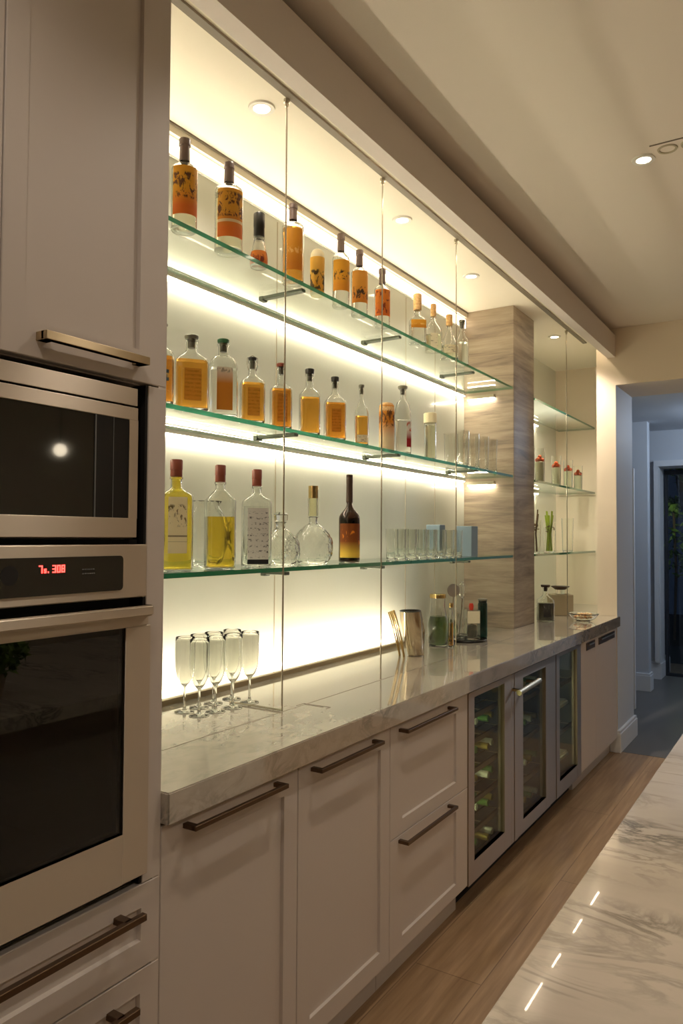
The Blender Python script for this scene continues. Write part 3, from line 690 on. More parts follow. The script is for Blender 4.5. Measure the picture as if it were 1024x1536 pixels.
def bottle(name, x, y, z, label, group, h, w, d=None, sh=.62, nk=.74, rn=.012, e=2, curve=1, gl='clear_glass', liq=None, fill=.55, cap=None, labels=(), th=.0028, cat='bottle', k=.8, rz=None):
    d = d or w; d0 = d
    E_ = empty(name, (x, y, z+.0004), label, cat, group, rz if rz is not None else face(x, y, k))
    gh = h*(cap['z'] if cap else 1)
    if cap and cap.get('over'): gh = h-.004
    prof = bottle_prof(gh, w, d, h*sh, h*nk, rn, e, curve=curve)
    n = 40 if e > 2.5 else 28
    obj('glass_body', loft(B(), vessel(prof, th), n), gl, E_, angle=.9)
    if liq:
        zf = h*fill; g = .0006
        ps = [(.0066, 0, 0, 2)]
        for zz, a, b_, ee in [(.0070, *[q for q in interp(prof, .012)])]+[p for p in prof if .012 < p[0] < zf]:
            ps.append((zz, max(a-th-g, .001), max(b_-th-g, .001), ee))
        a, b_, ee = interp(prof, zf); ps += [(zf, max(a-th-g, .001), max(b_-th-g, .001), ee), (zf, 0, 0, 2)]
        obj('liquid', loft(B(), ps, n), liq, E_, angle=.9)
    for lb in labels:
        obj('label', patch(prof, h*lb[1], h*lb[2], lb[3], n=24, centre=lb[4] if len(lb) > 4 else 0), lb[0], E_, angle=1.2)
    if cap:
        kd = cap['kind']; cr = cap.get('r', rn*1.25); c0 = h*cap['z']
        if kd == 'capsule':
            obj('neck_capsule', loft(B(), [(c0, rn+.0008), (c0, rn+.0022), (c0+(h-c0)*.68, rn+.0014), (c0+(h-c0)*.70, cr), (h-.003, cr), (h, cr*.9), (h, 0)], 24, cap=False), cap['m'], E_)
        elif kd == 'disc':
            b = loft(B(), [(c0+.0005, 0), (c0+.0005, cr*.5), (c0+.001, cr*.92), (h-.006, cr), (h-.002, cr), (h, cr*.85), (h, 0)], 28); obj('stopper', b, cap['m'], E_)
            obj('stopper_plug', cyl(B(), (0, 0), rn*.66, c0-.026, c0+.0006, 16), cap.get('m2', cap['m']), E_)
        elif kd == 'tall':
            b = loft(B(), [(c0, 0), (c0, cr*.96), (c0+.002, cr), (c0+(h-c0)*.4, cr*.98), (c0+(h-c0)*.42, cr*1.03), (h-.003, cr*1.03), (h, cr*.92), (h, 0)], 24); obj('stopper', b, cap['m'], E_)
        elif kd == 'pour':
            b = loft(B(), [(c0-.01, rn*.6), (c0, rn*1.3), (c0+.006, rn*1.3), (c0+.010, rn*.55), (h-.006, rn*.45)], 20); tube(b, [(0, 0, h-.007), (.004, .004, h-.001), (.016, .016, h)], .0045, 10); obj('pourer', b, cap['m'], E_)
    return E_
TP = dict(kind='capsule', z=.76, m='taupe_capsule', over=True)
G1 = 'bottles on the top shelf'
X1 = -.385
# top shelf, near to far
bottle('liquor_bottle', X1, 1.595, Z1, 'leftmost bottle on the top shelf, amber print label and dark taupe capsule', G1, 0.275, 0.0760, sh=.66, nk=.765, rn=.0135, cap=dict(TP, z=.755, r=.0175), labels=[('label_print_sky', .14, .66, 1.15)], liq='pale_liquid', fill=.6)
bottle('liquor_bottle', X1, 1.793, Z1, 'tall printed bottle with a pale band across its label, second on the top shelf', G1, 0.289, 0.0890, sh=.68, nk=.79, rn=.014, cap=dict(TP, z=.78, r=.0165), labels=[('label_print_word', .13, .66, 1.05)], liq='pale_liquid', fill=.64)
bottle('liquor_bottle', X1, 1.946, Z1, 'short conical cream bottle with a tall black cap on the top shelf', G1, 0.183, 0.0580, sh=.18, nk=.56, rn=.0155, curve=3, gl='frosted_glass', cap=dict(kind='tall', z=.56, m='black_cap', r=.0185), labels=[('label_orange', .04, .28, 3.1)])
bottle('liquor_bottle', X1, 2.137, Z1, 'amber filled bottle with plain gold label behind the first rod, top shelf', G1, 0.287, 0.0780, sh=.71, nk=.80, rn=.0125, cap=dict(TP, z=.80, r=.016), labels=[('label_gold', .14, .66, .8)], liq='amber_liquid', fill=.68)
# candle-like tin without a neck
E_ = empty('jar_candle', (X1, 2.292, Z1), 'neckless pale yellow cylinder with a black drawing, between amber bottles on the top shelf', 'candle', None, face(X1, 2.46))
pf = [(0, .022, .022, 2), (.003, .0255, .0255, 2), (.145, .0265, .0265, 2), (.160, .0245, .0245, 2), (.172, .017, .017, 2), (.177, .008, .008, 2)]
obj('body', loft(B(), pf+[(.178, 0, 0, 2)], 32), 'cream_cap', E_); obj('label', patch(pf, .012, .142, 1.7), 'label_candle', E_)
bottle('liquor_bottle', X1, 2.455, Z1, 'bottle with a black emblem on its yellow label, right of the pale neckless cylinder', G1, 0.289, 0.0680, sh=.66, nk=.775, rn=.012, cap=dict(TP, z=.765, r=.0155), labels=[('label_black_mark', .20, .62, 1.2)], liq='clear_liquid', fill=.62)
bottle('liquor_bottle', X1, 2.596, Z1, 'bottle with a dark emblem low on its orange label, just left of the second rod', G1, 0.272, 0.0680, sh=.65, nk=.765, rn=.012, cap=dict(TP, z=.755, r=.0155), labels=[('label_low_mark', .18, .66, 1.2)], liq='clear_liquid', fill=.62)
bottle('liquor_bottle', X1, 2.785, Z1, 'bottle with an orange scribbled label just right of the second rod, top shelf', G1, 0.253, 0.0680, sh=.63, nk=.75, rn=.012, cap=dict(TP, z=.74, r=.0155), labels=[('label_orange', .17, .62, 1.2)], liq='clear_liquid', fill=.6)
CK = dict(kind='tall', z=.72, m='cork', r=.0165)
bottle('liquor_bottle', X1, 3.121, Z1, 'squat clear bottle with pale cork and small gold label right of the last orange label', G1, 0.237, 0.0740, e=5, sh=.47, nk=.60, rn=.014, cap=dict(CK, z=.68, r=.019), labels=[('label_gold', .30, .46, .9)], liq='clear_liquid', fill=.4)
bottle('liquor_bottle', X1, 3.293, Z1, 'clear flat flask with slim neck and wood-toned stopper on the top shelf', G1, 0.236, 0.0840, d=0.0432, e=3, sh=.42, nk=.70, rn=.012, cap=dict(CK, z=.74, r=.0135), labels=[('label_cream', .08, .38, .7)], liq='pale_liquid', fill=.36)
bottle('liquor_bottle', X1, 3.480, Z1, 'clear bell-shaped decanter bottle with wood-toned stopper, left of the third rod, top shelf', G1, 0.231, 0.0910, sh=.30, nk=.66, rn=.012, curve=3, cap=dict(CK, z=.76, r=.0165), labels=[('label_cream', .12, .30, .8)], liq='pale_liquid', fill=.30)
e_ = bottle('swing_top_bottle', X1, 3.640, Z1, 'clear swing-top bottle against the stone column on the top shelf', G1, 0.244, 0.0700, sh=.52, nk=.74, rn=.013, cap=dict(kind='disc', z=.93, m='grey_cap', r=.016), liq='clear_liquid', fill=.5)
obj('wire_bail', tube(B(), [(0, -.016, .182), (0, -.024, .205), (.004, -.022, .236), (.004, 0, .247), (.004, .022, .236), (0, .024, .205), (0, .016, .182)], .0014, 6), 'rod_metal', e_)

# middle shelf
G2 = 'bottles on the middle shelf'; X2 = -.385
def ds_(z, m='black_cap', r=.019, m2='grey_cap'): return dict(kind='disc', z=z, m=m, r=r, m2=m2)
bottle('whiskey_bottle', X2, 1.507, Z2, 'amber bottle with a metal pourer half hidden by the tall cabinet, middle shelf', G2, 0.225, 0.0758, sh=.62, nk=.78, rn=.012, cap=dict(kind='pour', z=.86, m='grey_cap'), labels=[('label_blue', .28, .42, .5)], liq='deep_amber_liquid', fill=.60, e=3)
bottle('whiskey_bottle', X2, 1.633, Z2, 'broad square amber bottle with flat dark disc stopper, second on the middle shelf', G2, 0.226, 0.0989, d=0.0692, e=5, sh=.64, nk=.80, rn=.0165, cap=ds_(.945, 'grey_cap', .0205), labels=[('label_bronze', .12, .54, .62)], liq='amber_liquid', fill=.66)
bottle('whiskey_bottle', X2, 1.774, Z2, 'round-shouldered clear bottle with a green cap and white word band, middle shelf', G2, 0.246, 0.0902, d=0.0710, e=3.2, sh=.60, nk=.79, rn=.016, curve=2, cap=ds_(.94, 'green_cap', .0185), labels=[('label_white_word', .08, .62, .62)], liq='clear_liquid', fill=.62)
e_ = bottle('whiskey_bottle', X2, 1.918, Z2, 'square amber bottle with a wire bail over its stopper, middle shelf', G2, 0.219, 0.0797, d=0.0641, e=5, sh=.60, nk=.74, rn=.0125, cap=ds_(.945, 'black_cap', .0145), labels=[('label_bronze', .10, .52, .55)], liq='amber_liquid', fill=.60)
obj('wire_bail', tube(B(), [(0, -.013, .176), (0, -.018, .195), (0, -.017, .217), (0, 0, .225), (0, .017, .217), (0, .018, .195), (0, .013, .176)], .0012, 6), 'rod_metal', e_)
bottle('whiskey_bottle', X2, 2.074, Z2, 'square amber bottle with a reddish cap just left of the first rod, middle shelf', G2, 0.230, 0.0730, d=0.0614, e=5, sh=.60, nk=.70, rn=.0125, cap=ds_(.94, 'brown_cap', .0155), labels=[('label_bronze', .10, .52, .5)], liq='deep_amber_liquid', fill=.60)
bottle('whiskey_bottle', X2, 2.247, Z2, 'clear shouldered bottle half full of amber with black stopper, right of the first rod', G2, 0.244, 0.0749, d=0.0634, e=4, sh=.60, nk=.73, rn=.0135, cap=ds_(.92, 'black_cap', .017), labels=[], liq='amber_liquid', fill=.56)
bottle('whiskey_bottle', X2, 2.418, Z2, 'square amber bottle with a ribbed black stopper, middle of the middle shelf', G2, 0.246, 0.0816, d=0.0661, e=5, sh=.58, nk=.76, rn=.0125, cap=ds_(.92, 'black_cap', .0155), labels=[('label_bronze', .12, .48, .5)], liq='deep_amber_liquid', fill=.58)
bottle('whiskey_bottle', X2, 2.617, Z2, 'small slender clear bottle with amber label and tiny ringed neck, middle shelf', G2, 0.250, 0.0576, d=0.0499, e=3, sh=.50, nk=.78, rn=.0095, cap=ds_(.95, 'grey_cap', .012), labels=[('label_cream', .05, .17, .8)], liq='amber_liquid', fill=.48)
E_ = empty('patterned_tin', (X2, 2.830, Z2), 'neckless cylinder, ornate amber above and cream print below, right of the second rod', 'tin', None, face(X2, 3.03))
pf = [(0, .030, .030, 2), (.003, .033, .033, 2), (.182, .033, .033, 2), (.197, .031, .031, 2), (.206, .025, .025, 2), (.210, .012, .012, 2)]
obj('body', loft(B(), pf+[(.211, 0, 0, 2)], 32), 'cork', E_); obj('label', patch(pf, .004, .196, PI), 'label_tin', E_)
bottle('liquor_bottle', X2, 2.977, Z2, 'tall frosted clear bottle with flared dark stopper and a red label, middle shelf', G2, 0.307, 0.0749, d=0.0607, e=3, sh=.52, nk=.80, rn=.0115, curve=2, gl='frosted_glass', cap=ds_(.955, 'grey_cap', .022), labels=[('label_red', .10, .48, .38, .75)], liq='clear_liquid', fill=.5)
E_ = empty('glass_canister', (X2, 3.260, Z2), 'tall narrow glass canister with a cream lid, left of the tumblers on the middle shelf', 'jar')
pf = [(0, .026, .026, 2), (.003, .029, .029, 2), (.18, .029, .029, 2)]
obj('glass_body', loft(B(), vessel(pf, .003), 28), 'clear_glass', E_); obj('contents', cyl(B(), (0, 0), .0252, .008, .165, 24), 'pale_liquid', E_); obj('lid', loft(B(), [(.178, .031), (.222, .031), (.225, .028), (.225, 0)], 28), 'cream_cap', E_)

# bottom shelf
G3 = 'bottles on the bottom shelf'; X3 = -.43
BC = lambda z, r=.0165: dict(kind='tall', z=z, m='brown_cap', r=r)
bottle('liqueur_bottle', X3, 1.623, Z3, 'full yellow bottle with a cream crest label and brown cap, leftmost on the bottom shelf', G3, .330, .098, d=.072, e=4, sh=.66, nk=.755, rn=.0165, cap=BC(.845, .018), labels=[('label_crest', .16, .66, .66)], liq='yellow_liquid', fill=.86)
bottle('liqueur_bottle', X3, 1.818, Z3, 'square clear bottle two thirds full of golden liquid, brown cap, second on bottom shelf', G3, .330, .094, d=.078, e=6, sh=.66, nk=.76, rn=.0155, curve=3, cap=BC(.835, .0165), liq='gold_liquid', fill=.50)
bottle('liqueur_bottle', X3, 2.003, Z3, 'clear bottle with pale grey text label and black foot band, third on bottom shelf', G3, .330, .100, d=.066, e=4, sh=.66, nk=.76, rn=.014, cap=BC(.83, .0165), labels=[('label_grey_text', .03, .60, .85)], liq='clear_liquid', fill=.62)
bottle('liqueur_bottle', X3, 2.601, Z3, 'dark brown long-necked bottle with a flame-coloured label, bottom shelf', G3, .356, .086, sh=.50, nk=.66, rn=.0115, curve=1, gl='brown_glass', cap=dict(kind='capsule', z=.68, m='dark_wood', r=.0135, over=True), labels=[('label_flame', .055, .44, 1.2)], liq='dark_liquid', fill=.5)
def decanter(x, y, z, label, r, h, top, gold=False):
    E_ = empty('crystal_decanter', (x, y, z+.0004), label, 'decanter')
    cut = lambda t, zz: 1+.05*sin(t*12+(0 if int(zz*40) % 2 else PI))*(1 if .02 < zz < h*.72 else .2)
    pf = smooth_prof([(0, r*.62, r*.62, 2), (.006, r*.80, r*.80, 2), (h*.28, r, r, 2), (h*.55, r*.93, r*.93, 2), (h*.78, r*.5, r*.5, 2), (h*.86, .017, .017, 2), (h*.97, .017, .017, 2), (h, .024, .024, 2)], 5)
    obj('glass_body', loft(B(), vessel(pf, .004), 48, wob=cut), 'crystal', E_, angle=1.2)
    if gold:
        obj('neck_sleeve', loft(B(), [(h+.002, .020), (h+.07, .021), (h+.07, .014), (h+.002, .014), (h+.002, .020)], 24, cap=False), 'pale_liquid', E_); obj('stopper', loft(B(), [(h+.0705, 0), (h+.0705, .019), (top, .019), (top, 0)], 24), 'gold_metal', E_)
    else:
        obj('stopper', loft(B(), [(h-.02, .012), (h+.002, .014), (h+.006, .024), (top-.008, .026), (top, .016), (top, 0)], 12), 'crystal', E_, angle=.3)
    return E_
decanter(-.45, 2.165, Z3, 'round cut-crystal decanter with a low stopper, behind the first rod on the bottom shelf', .068, .155, .190)
decanter(-.46, 2.385, Z3, 'round cut-crystal decanter with a gold-capped neck, bottom shelf', .074, .180, .298, True)
E_ = empty('crystal_bowl', (-.56, 1.88, Z3+.0004), 'ornate pressed-glass jar standing behind the golden bottle on the bottom shelf', 'jar')
pf = smooth_prof([(0, .045, .045, 2), (.01, .06, .06, 2), (.09, .078, .078, 2), (.17, .070, .070, 2), (.20, .055, .055, 2), (.22, .06, .06, 2)], 3)
obj('glass_body', loft(B(), vessel(pf, .004), 48, wob=lambda t, z: 1+.045*sin(t*12)*sin(z*90)), 'crystal', E_, angle=1.2)
E_ = empty('crystal_bowl', (-.575, 2.275, Z3+.0004), 'low cut-glass bowl tucked between the two decanters', 'bowl')
pf = smooth_prof([(0, .03, .03, 2), (.006, .04, .04, 2), (.05, .06, .06, 2), (.10, .075, .075, 2)], 3)
obj('glass_body', loft(B(), vessel(pf, .004), 40, wob=lambda t, z: 1+.03*sin(t*12)), 'crystal', E_, angle=1.2)

# tumblers: one master of each kind, then copies
def tumbler_mesh(h, r, r0, th=.0022, flutes=0):
    pf = [(0, r0*.92, r0*.92, 2), (.003, r0, r0, 2), (h*.5, (r+r0)/2, (r+r0)/2, 2), (h, r, r, 2)]
    return loft(B(), vessel(pf, th, .008), 28, wob=(lambda t, z: 1+.02*sin(t*14)*(1 if z < h*.8 else 0)) if flutes else None)
def spread(name, bm, m, spots, labels, cat, group, rough_angle=.9):
    first = obj(name, bm, m, angle=rough_angle, origin=False)
    for i, (x, y, z) in enumerate(spots):
        o = first if i == 0 else first.copy()
        if i: COL.objects.link(o)
        o.location = (x, y, z+.0004); tag(o, labels[i], cat, group)
ordw = ['first', 'second', 'third', 'fourth', 'fifth', 'sixth', 'seventh', 'eighth', 'ninth', 'tenth', 'eleventh', 'twelfth', 'thirteenth', 'fourteenth']
sp = [(-.39, 3.66, Z2), (-.39, 3.80, Z2), (-.39, 3.94, Z2), (-.39, 4.07, Z2), (-.49, 3.73, Z2), (-.49, 3.88, Z2), (-.49, 4.05, Z2)]
lb_ = ['tall tumbler on the middle shelf, front row, %s from the left' % w for w in ordw[:4]]+['tall tumbler on the middle shelf, back row, %s from the left' % w for w in ordw[:3]]
spread('highball_glass', tumbler_mesh(.188, .036, .031, flutes=1), 'crystal', sp, lb_, 'glass', 'tumblers on the middle shelf')
sp, lb_ = [], []
for r_, x in enumerate((-.40, -.47)):
    for i in range(7):
        sp.append((x, 2.985+i*.105+r_*.05, Z3)); lb_.append('small clear shot glass on the bottom shelf, %s from the left in the %s row' % (ordw[i], 'front' if r_ == 0 else 'back'))
spread('shot_glass', tumbler_mesh(.140, .028, .025), 'clear_glass', sp, lb_, 'glass', 'small glasses on the bottom shelf')
o = obj('gift_box', bx(-.50, -.41, 3.83, 3.92, Z3+.0004, Z3+.165, bev=.002), 'blue_box'); tag(o, 'blue-grey box behind the small glasses at the column end of the bottom shelf', 'box')
o = obj('gift_box', bx(-.60, -.52, 3.66, 3.73, Z3+.0004, Z3+.17, bev=.002), 'blue_box'); tag(o, 'smaller blue-grey box against the wall behind the small glasses', 'box')

# champagne flutes
def flute():
    pf = smooth_prof([(.070, .0035, .0035, 2), (.078, .006, .006, 2), (.094, .018, .018, 2), (.122, .0275, .0275, 2), (.165, .0300, .0300, 2), (.228, .0292, .0292, 2)], 4)
    inner = [(z, max(a-.0012, .001)) for z, a, b, e in pf if z > .082]
    prof = [(0, 0), (0, .030), (.0018, .0305), (.004, .018), (.008, .006), (.02, .0036), (.05, .0032)]+[(z, a) for z, a, b, e in pf]+[(.2285, .0283)]+inner[::-1]+[(.081, 0)]
    return loft(B(), prof, 28)
sp = [(-.47, 1.71), (-.40, 1.70), (-.475, 1.78), (-.395, 1.767), (-.475, 1.846), (-.385, 1.836), (-.47, 1.93), (-.39, 1.925)]
lb_ = ['tall clear champagne flute on the counter, %s from the left of the cluster' % w for w in ordw[:8]]
spread('champagne_flute', flute(), 'clear_glass', [(x, y, CT) for x, y in sp], lb_, 'glass', 'champagne flutes on the counter', 1.2)

# ------------------------------------------------------------ counter accessories by the column
PC = empty('metal_pitcher', (-.385, 3.115, CT), 'polished metal pitcher with a curved open spout, left of the tray', 'pitcher')
pf = [(0, .030, .045, 2), (.004, .034, .049, 2), (.09, .042, .056, 2), (.165, .050, .058, 2), (.205, .046, .056, 2)]
b = loft(B(), vessel(pf, .002), 36)
bmesh.ops.transform(b, matrix=Matrix.Shear('XY', 3, (0, -.22)) if False else Matrix(((1, 0, 0), (0, 1, -.28), (0, 0, 1))), verts=b.verts)
obj('body', b, 'pitcher_metal', PC, angle=1.2)
obj('handle', tube(B(), [(0, .022, .17), (.0, .060, .150), (0, .082, .10), (0, .075, .05), (0, .058, .010)], .005, 10), 'pitcher_metal', PC)
obj('rim_ring', tube(B(), [(.044*cos(a), .054*sin(a)-.058, .205) for a in [i*2*PI/24 for i in range(25)]], .003, 8), 'black_cap', PC)
for i, (dy, ln, lean, lab) in enumerate(((-.075, .215, -.10, 'gold tong leaning away from the metal pitcher, outermost'), (-.050, .205, -.09, 'gold bar spoon leaning beside the metal pitcher'))):
    e_ = empty('bar_tongs', (-.40-.035*i, 3.10+dy, CT), lab, 'utensil', 'utensils by the metal pitcher')
    pts = [(0, 0, .001), (0, lean*.25, ln*.4), (0, lean*.7, ln*.8), (0, lean, ln)]
    obj('arm', tube(B(), pts, .003, 8, [.005, .004, .004, .006]), 'gold_metal', e_)
    obj('arm', tube(B(), [(.0, y-.018 if k_ else y, z) for k_, (x, y, z) in enumerate(pts)][::-1], .003, 8), 'gold_metal', e_)
e_ = empty('infusion_jar', (-.43, 3.445, CT), 'clear glass jar with a metal lid, dark olive contents and an amber streak', 'jar')
pf = smooth_prof([(0, .04, .04, 2), (.008, .046, .046, 2), (.10, .054, .054, 2), (.155, .044, .044, 2), (.19, .036, .036, 2), (.235, .037, .037, 2)], 3)
obj('glass_body', loft(B(), vessel(pf, .003), 32), 'clear_glass', e_, angle=1.2)
obj('contents', loft(B(), smooth_prof([(.009, .034, .034, 2), (.015, .042, .042, 2), (.10, .0495, .0495, 2), (.145, .040, .040, 2)], 3), 28), 'green_liquid', e_)
obj('lid', loft(B(), [(.236, 0), (.236, .041), (.252, .041), (.256, .037), (.256, 0)], 28), 'gold_metal', e_)
e_ = bottle('cordial_bottle', -.352, 3.43, CT, 'slim clear bottle of amber cordial in front of the olive jar', None, .215, .030, sh=.62, nk=.8, rn=.008, liq='amber_liquid', fill=.55, cap=dict(kind='tall', z=.9, m='gold_metal', r=.010))
TRY = (-.40, 3.70)
o = obj('round_tray', loft(B(), [(0, .100), (.004, .118), (.012, .122), (.012, .118), (.007, .112), (.007, 0)], 40, ctr=(TRY[0], TRY[1], CT)), 'black_plastic'); tag(o, 'round black tray holding bar accessories beside the stone column', 'tray')
zt = CT+.0078
e_ = empty('cocktail_jar', (-.455, 3.655, zt), 'clear glass jar on the black tray holding a dark bottle and a lime-green fruit', 'jar')
pf = [(0, .042, .042, 2), (.004, .046, .046, 2), (.14, .046, .046, 2)]
obj('glass_body', loft(B(), vessel(pf, .003), 28), 'clear_glass', e_); obj('contents', loft(B(), [(.009, .02), (.03, .034), (.07, .036), (.10, .02), (.105, 0)], 20), 'green_glass', e_)
e_ = empty('cocktail_jar', (-.36, 3.715, zt), 'square clear jar with a cream label at the front of the black tray', 'jar', None, face(-.36, 3.715))
pf = [(0, .036, .036, 6), (.004, .04, .04, 6), (.15, .04, .04, 6)]
obj('glass_body', loft(B(), vessel(pf, .003), 40), 'clear_glass', e_); obj('label', patch(pf, .085, .148, .7), 'paper_white', e_); obj('contents', loft(B(), [(.009, .02), (.03, .026), (.07, .024), (.08, 0)], 20), 'dark_glass', e_)
o = obj('garnish_lid', loft(B(), [(0, .010), (.02, .013), (.035, .009), (.036, 0)], 16, ctr=(-.36, 3.705, zt+.151)), 'red_plastic'); tag(o, 'small red stopper on top of the square jar on the tray', 'stopper')
e_ = empty('cocktail_strainer', (-.445, 3.655, zt+.02), 'wire-edged metal strainer standing in the tray jar, round head up', 'strainer')
obj('shaft', tube(B(), [(0, 0, 0), (0, .01, .20)], .004, 8), 'chrome', e_)
b = loft(B(), [(-.003, .034), (.003, .034), (.003, .026), (-.003, .026), (-.003, .034)], 28, cap=False); loft(b, [(-.001, .026), (.001, .026)], 28); bmesh.ops.rotate(b, verts=b.verts, matrix=Matrix.Rotation(PI/2, 3, 'Y') @ Matrix.Rotation(0, 3, 'X')); bmesh.ops.rotate(b, verts=b.verts, matrix=Matrix.Rotation(-.8, 3, 'Z')); bmesh.ops.translate(b, verts=b.verts, vec=(0, .012, .232)); obj('head', b, 'chrome', e_)
e_ = empty('bar_whisk', (-.445, 3.742, zt+.0125), 'looped wire whisk standing in the rocks glass on the tray', 'whisk')
b = tube(B(), [(0, 0, 0), (.005, .03, .19)], .004, 8)
for k_ in range(5):
    a0 = k_*PI/5
    tube(b, [(.005+.022*sin(t)*cos(a0), .03+.022*sin(t)*sin(a0), .19+.045*(1-cos(t))) for t in [i*PI/8 for i in range(9)]]+[(.005-.022*sin(t)*cos(a0), .03-.022*sin(t)*sin(a0), .19+.045*(1-cos(t))) for t in [PI-i*PI/8 for i in range(1, 9)]], .0012, 5)
obj('wire_loops', b, 'chrome', e_)
bottle('bitters_bottle', -.335, 3.80, zt, 'teal glass bottle with flat dark lid at the right of the tray', None, .205, .050, sh=.86, nk=.93, rn=.019, gl='teal_glass', cap=ds_(.95, 'grey_cap', .026))
o = obj('rocks_glass', loft(B(), vessel([(0, .034, .034, 2), (.003, .038, .038, 2), (.10, .042, .042, 2)], .003, .012), 28, ctr=(-.445, 3.755, zt)), 'crystal'); tag(o, 'short clear rocks glass at the back of the black tray', 'glass')

# ------------------------------------------------------------ far bay
bottle('square_decanter', -.315, 4.83, CT, 'dark square decanter with flared black stopper on the far counter, right of the column', None, .235, .105, d=.08, e=5, sh=.54, nk=.74, rn=.017, gl='clear_glass', liq='dark_liquid', fill=.50, cap=dict(kind='disc', z=.93, m='dark_wood', r=.03), labels=[('label_black_shield', .12, .50, .5)], cat='decanter')
e_ = empty('glass_dish', (-.115, 4.985, CT+.0004), 'shallow clear dish of pale potpourri on the far counter', 'bowl')
pf = smooth_prof([(0, .04, .04, 2), (.006, .05, .05, 2), (.02, .072, .072, 2), (.05, .095, .095, 2)], 3)
obj('glass_body', loft(B(), vessel(pf, .003, .004), 36, wob=lambda t, z: 1+.04*sin(t*9)), 'clear_glass', e_, angle=1.2); 
b = B()
for _ in range(60):
    a, r_ = rnd.uniform(0, 6.28), rnd.uniform(0, .055); bmesh.ops.create_icosphere(b, subdivisions=1, radius=rnd.uniform(.007, .013), matrix=Matrix.Translation((r_*cos(a), r_*sin(a), .018+rnd.uniform(0, .03))) @ Matrix.Diagonal((1.3, .8, .6, 1)))
q = obj('potpourri', b, 'potpourri', e_); q['kind'] = 'stuff'
e_ = empty('lidded_canister', (-.35, 5.28, CT+.0004), 'pale linen-covered box standing behind the glass dish, dark dish raised above it', 'box', None, face(-.35, 5.28))
obj('box', bx(-.06, .06, -.075, .075, 0, .145, bev=.003), 'linen_box', e_)
e_2 = empty('pedestal_dish', (-.35, 5.28, CT+.1465), 'small dark wooden dish on a clear stem on top of the linen box', 'dish')
obj('stem', cyl(B(), (0, 0), .03, 0, .030, 20), 'clear_glass', e_2); obj('dish', loft(B(), [(.0305, 0), (.0305, .035), (.052, .064), (.054, .064), (.050, .058), (.036, .034), (.036, 0)], 32), 'dark_wood', e_2)
def dessert(x, y, z, label, h=.22, r=.036, berry_h=.05):
    e = empty('berry_glass', (x, y, z+.0004), label, 'glass', 'berry-topped glasses on the far middle shelf')
    pf = [(0, r*.8, r*.8, 2), (.003, r*.85, r*.85, 2), (h, r, r, 2)]
    obj('glass_body', loft(B(), vessel(pf, .002), 24), 'clear_glass', e)
    obj('cream', loft(B(), [(.009, r*.78), (h*.6, r*.88), (h*.62, r*.7), (h*.62, 0)], 24), 'milky', e)
    b = B()
    for q in range(9):
        a = q*.9; bmesh.ops.create_icosphere(b, subdivisions=2, radius=.014, matrix=Matrix.Translation((r*.5*cos(a)*(q < 6), r*.5*sin(a)*(q < 6), h*.62+.012+(.018 if q >= 6 else 0)+.004*(q % 2))))
    o = obj('berries', b, 'berry', e); o['kind'] = 'stuff'
for i, (x, y, h) in enumerate(((-.42, 5.05, .24), (-.42, 5.43, .225), (-.42, 5.74, .22), (-.42, 6.02, .20), (-.42, 4.83, .22))):
    dessert(x, y, Z2, ['milky glass topped with red berries, first right of the column', 'milky glass topped with berries, second visible right of the column', 'milky glass topped with berries, third visible right of the column', 'smallest milky berry glass, farthest from the column', 'milky berry glass mostly hidden behind the column'][i], h)
e_ = empty('glass_hoop', (-.52, 5.08, Z2+.0004), 'clear upright glass hoop behind the first berry glass in the far bay', 'ornament')
obj('ring', tube(B(), [(.07*cos(a)*.7, .07*cos(a)*.7, .22+.07*sin(a)) for a in [i*2*PI/28 for i in range(29)]], .005, 8), 'clear_glass', e_); obj('stem', tube(B(), [(0, 0, .002), (0, 0, .15)], .006, 8), 'clear_glass', e_)
def vase(x, y, label, n, h, col, top):
    e = empty('stem_vase', (x, y, Z3+.0004), label, 'vase', 'glass vases on the far bottom shelf')
    pf = [(0, .034, .034, 2), (.003, .038, .038, 2), (h, .045, .045, 2)]
    obj('glass_body', loft(B(), vessel(pf, .002), 24), 'clear_glass', e)
    for q in range(n):
        a = q*2.4; r_ = .018
        obj('stalk', tube(B(), [(r_*cos(a), r_*sin(a), .01), (r_*cos(a)*.6, r_*sin(a)*.6, h*.6), (r_*cos(a)*1.5, r_*sin(a)*1.5, top*(.9+.1*(q % 2)))], .0045, 6), col, e)
    if n:
        b = B(); leaves(b, 22, (0, 0, h*.78), (.036, .036, .03), .013, rnd); obj('leaf_cluster', b, 'bark', e)
vase(-.42, 4.93, 'glass vase of thin dark stems hard against the column, far bottom shelf', 5, .22, 'bark', .29)
vase(-.42, 5.26, 'glass vase packed with bright green stalks, far bottom shelf', 8, .21, 'stem_green', .29)
vase(-.42, 5.72, 'empty tall clear vase, far end of the far bottom shelf', 0, .25, 'bark', .2)

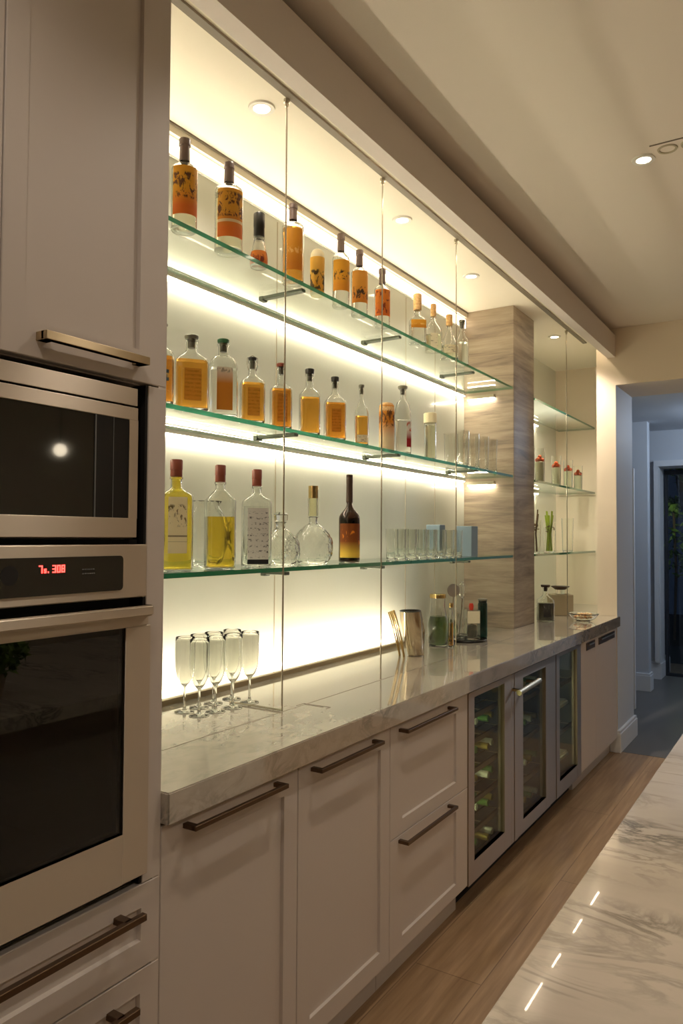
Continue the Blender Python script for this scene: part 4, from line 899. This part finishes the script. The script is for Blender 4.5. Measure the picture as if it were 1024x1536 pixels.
# ------------------------------------------------------------ bottles in the coolers
def wine_mesh():
    pf = [(0, 0), (0, .03), (.004, .036), (.19, .0365), (.225, .014), (.262, .013)]
    b = loft(B(), pf+[(.262, 0)], 18); bmesh.ops.rotate(b, verts=b.verts, matrix=Matrix.Rotation(PI/2, 3, 'Y'))   # lying, neck to +x
    bmesh.ops.translate(b, verts=b.verts, vec=(-.31, 0, .037)); return b
def foil_mesh():
    b = loft(B(), [(.232, .0155), (.262, .0150), (.300, .0150), (.302, .013), (.302, 0)], 16, cap=False); bmesh.ops.rotate(b, verts=b.verts, matrix=Matrix.Rotation(PI/2, 3, 'Y'))
    bmesh.ops.translate(b, verts=b.verts, vec=(-.31, 0, .037)); return b
mat('wine_green', srgb(60, 92, 36), .08, coat=1); mat('wine_olive', srgb(120, 120, 50), .08, coat=1)
mat('foil_gold', srgb(214, 186, 96), .3, .8); mat('foil_green', srgb(90, 130, 60), .35, .3); mat('foil_white', srgb(206, 206, 186), .4)
wine = {}
def wine_bottle(x, y, z, glass_, foil, label, sc=1):
    key = (glass_, foil)
    if key not in wine:
        r_ = bpy.data.objects.new('wine_bottle', None); r_.empty_display_size = .05; COL.objects.link(r_)
        gm = [k for k in wine if k[0] == glass_]; obj('glass_body', wine_mesh(), glass_, r_); obj('foil_cap', foil_mesh(), foil, r_); wine[key] = r_
    else: r_ = copy_tree(wine[key])
    r_.location = (x, y, z+.0008); r_.scale = (sc, sc, sc)
    tag(r_, label, 'bottle', 'wine bottles in the cooler')
rown = ['lowest', 'second-lowest', 'middle', 'second-highest', 'top']
foils = [('foil_gold', 'gold'), ('foil_green', 'green'), ('foil_white', 'white')]
for r_, z in enumerate([.112]+SH1[:4]):
    for q in range(5):
        f_ = foils[(q*2+r_) % 3]; g_ = ('wine_green', 'green') if (q+r_) % 3 else ('wine_olive', 'olive')
        wine_bottle(-.055-.012*((q*7+r_*3) % 3), 2.953+q*.078, z, g_[0], f_[0], '%s wine bottle with %s foil in the left cooler compartment, %s row, %s from left' % (g_[1], f_[1], rown[r_], ordw[q]))
for r_, z in enumerate((.112, .30, .50, .69)):
    for q in range(3):
        f_ = foils[(q+r_*2) % 3]
        wine_bottle(-.07, 3.735+q*.085, z, 'wine_green', f_[0], 'green wine bottle with %s foil in the right cooler compartment, %s row, %s from left' % (f_[1], ['lowest', 'second', 'third', 'top'][r_], ordw[q]))

# ------------------------------------------------------------ other lamps of the place
def point(name, loc, e, col, r=.1, typ='POINT'):
    l = bpy.data.lights.new(name, typ); l.energy = e; l.color = col; l.shadow_soft_size = r
    o = bpy.data.objects.new(name, l); COL.objects.link(o); o.location = loc; return o
# cool hall ceiling lamp
hl = empty('hall_lamp', (.75, 7.3, 2.60), 'flat round cool-white ceiling lamp in the hall', 'light')
obj('diffuser', loft(B(), [(0, .15), (-.03, .15), (-.04, .12), (-.04, 0)], 32), 'trim_paint', hl)
o = point('hall_lamp_glow', (0, 0, -.1), 30, (.66, .80, 1.0), .1); o.parent = hl
# dim cool lamps inside the glass-door coolers
for y, e in ((2.835, 1.9), (3.40, .45), (4.01, 1.0)):
    for z in (.22, .45, .57, .80): point('cooler_lamp', (-.045, y, z), e, (.92, 1, .70), .006)
# garden spot
o = point('garden_lamp', (-.62, 11.6, 1.7), 1.3, (.9, 1, .6), .05)

w = bpy.data.worlds.new('night'); S.world = w; w.use_nodes = True
w.node_tree.nodes['Background'].inputs[0].default_value = (.010, .016, .030, 1); w.node_tree.nodes['Background'].inputs[1].default_value = .5
S.view_settings.view_transform = 'Standard'; S.view_settings.look = 'None'; S.view_settings.exposure = 0.0; S.view_settings.gamma = 1
S.view_settings.use_curve_mapping = False
cy = S.cycles
cy.max_bounces = 14; cy.transmission_bounces = 12; cy.transparent_max_bounces = 20; cy.glossy_bounces = 6; cy.diffuse_bounces = 5
cy.sample_clamp_indirect = 4; cy.use_denoising = True; cy.blur_glossy = .5
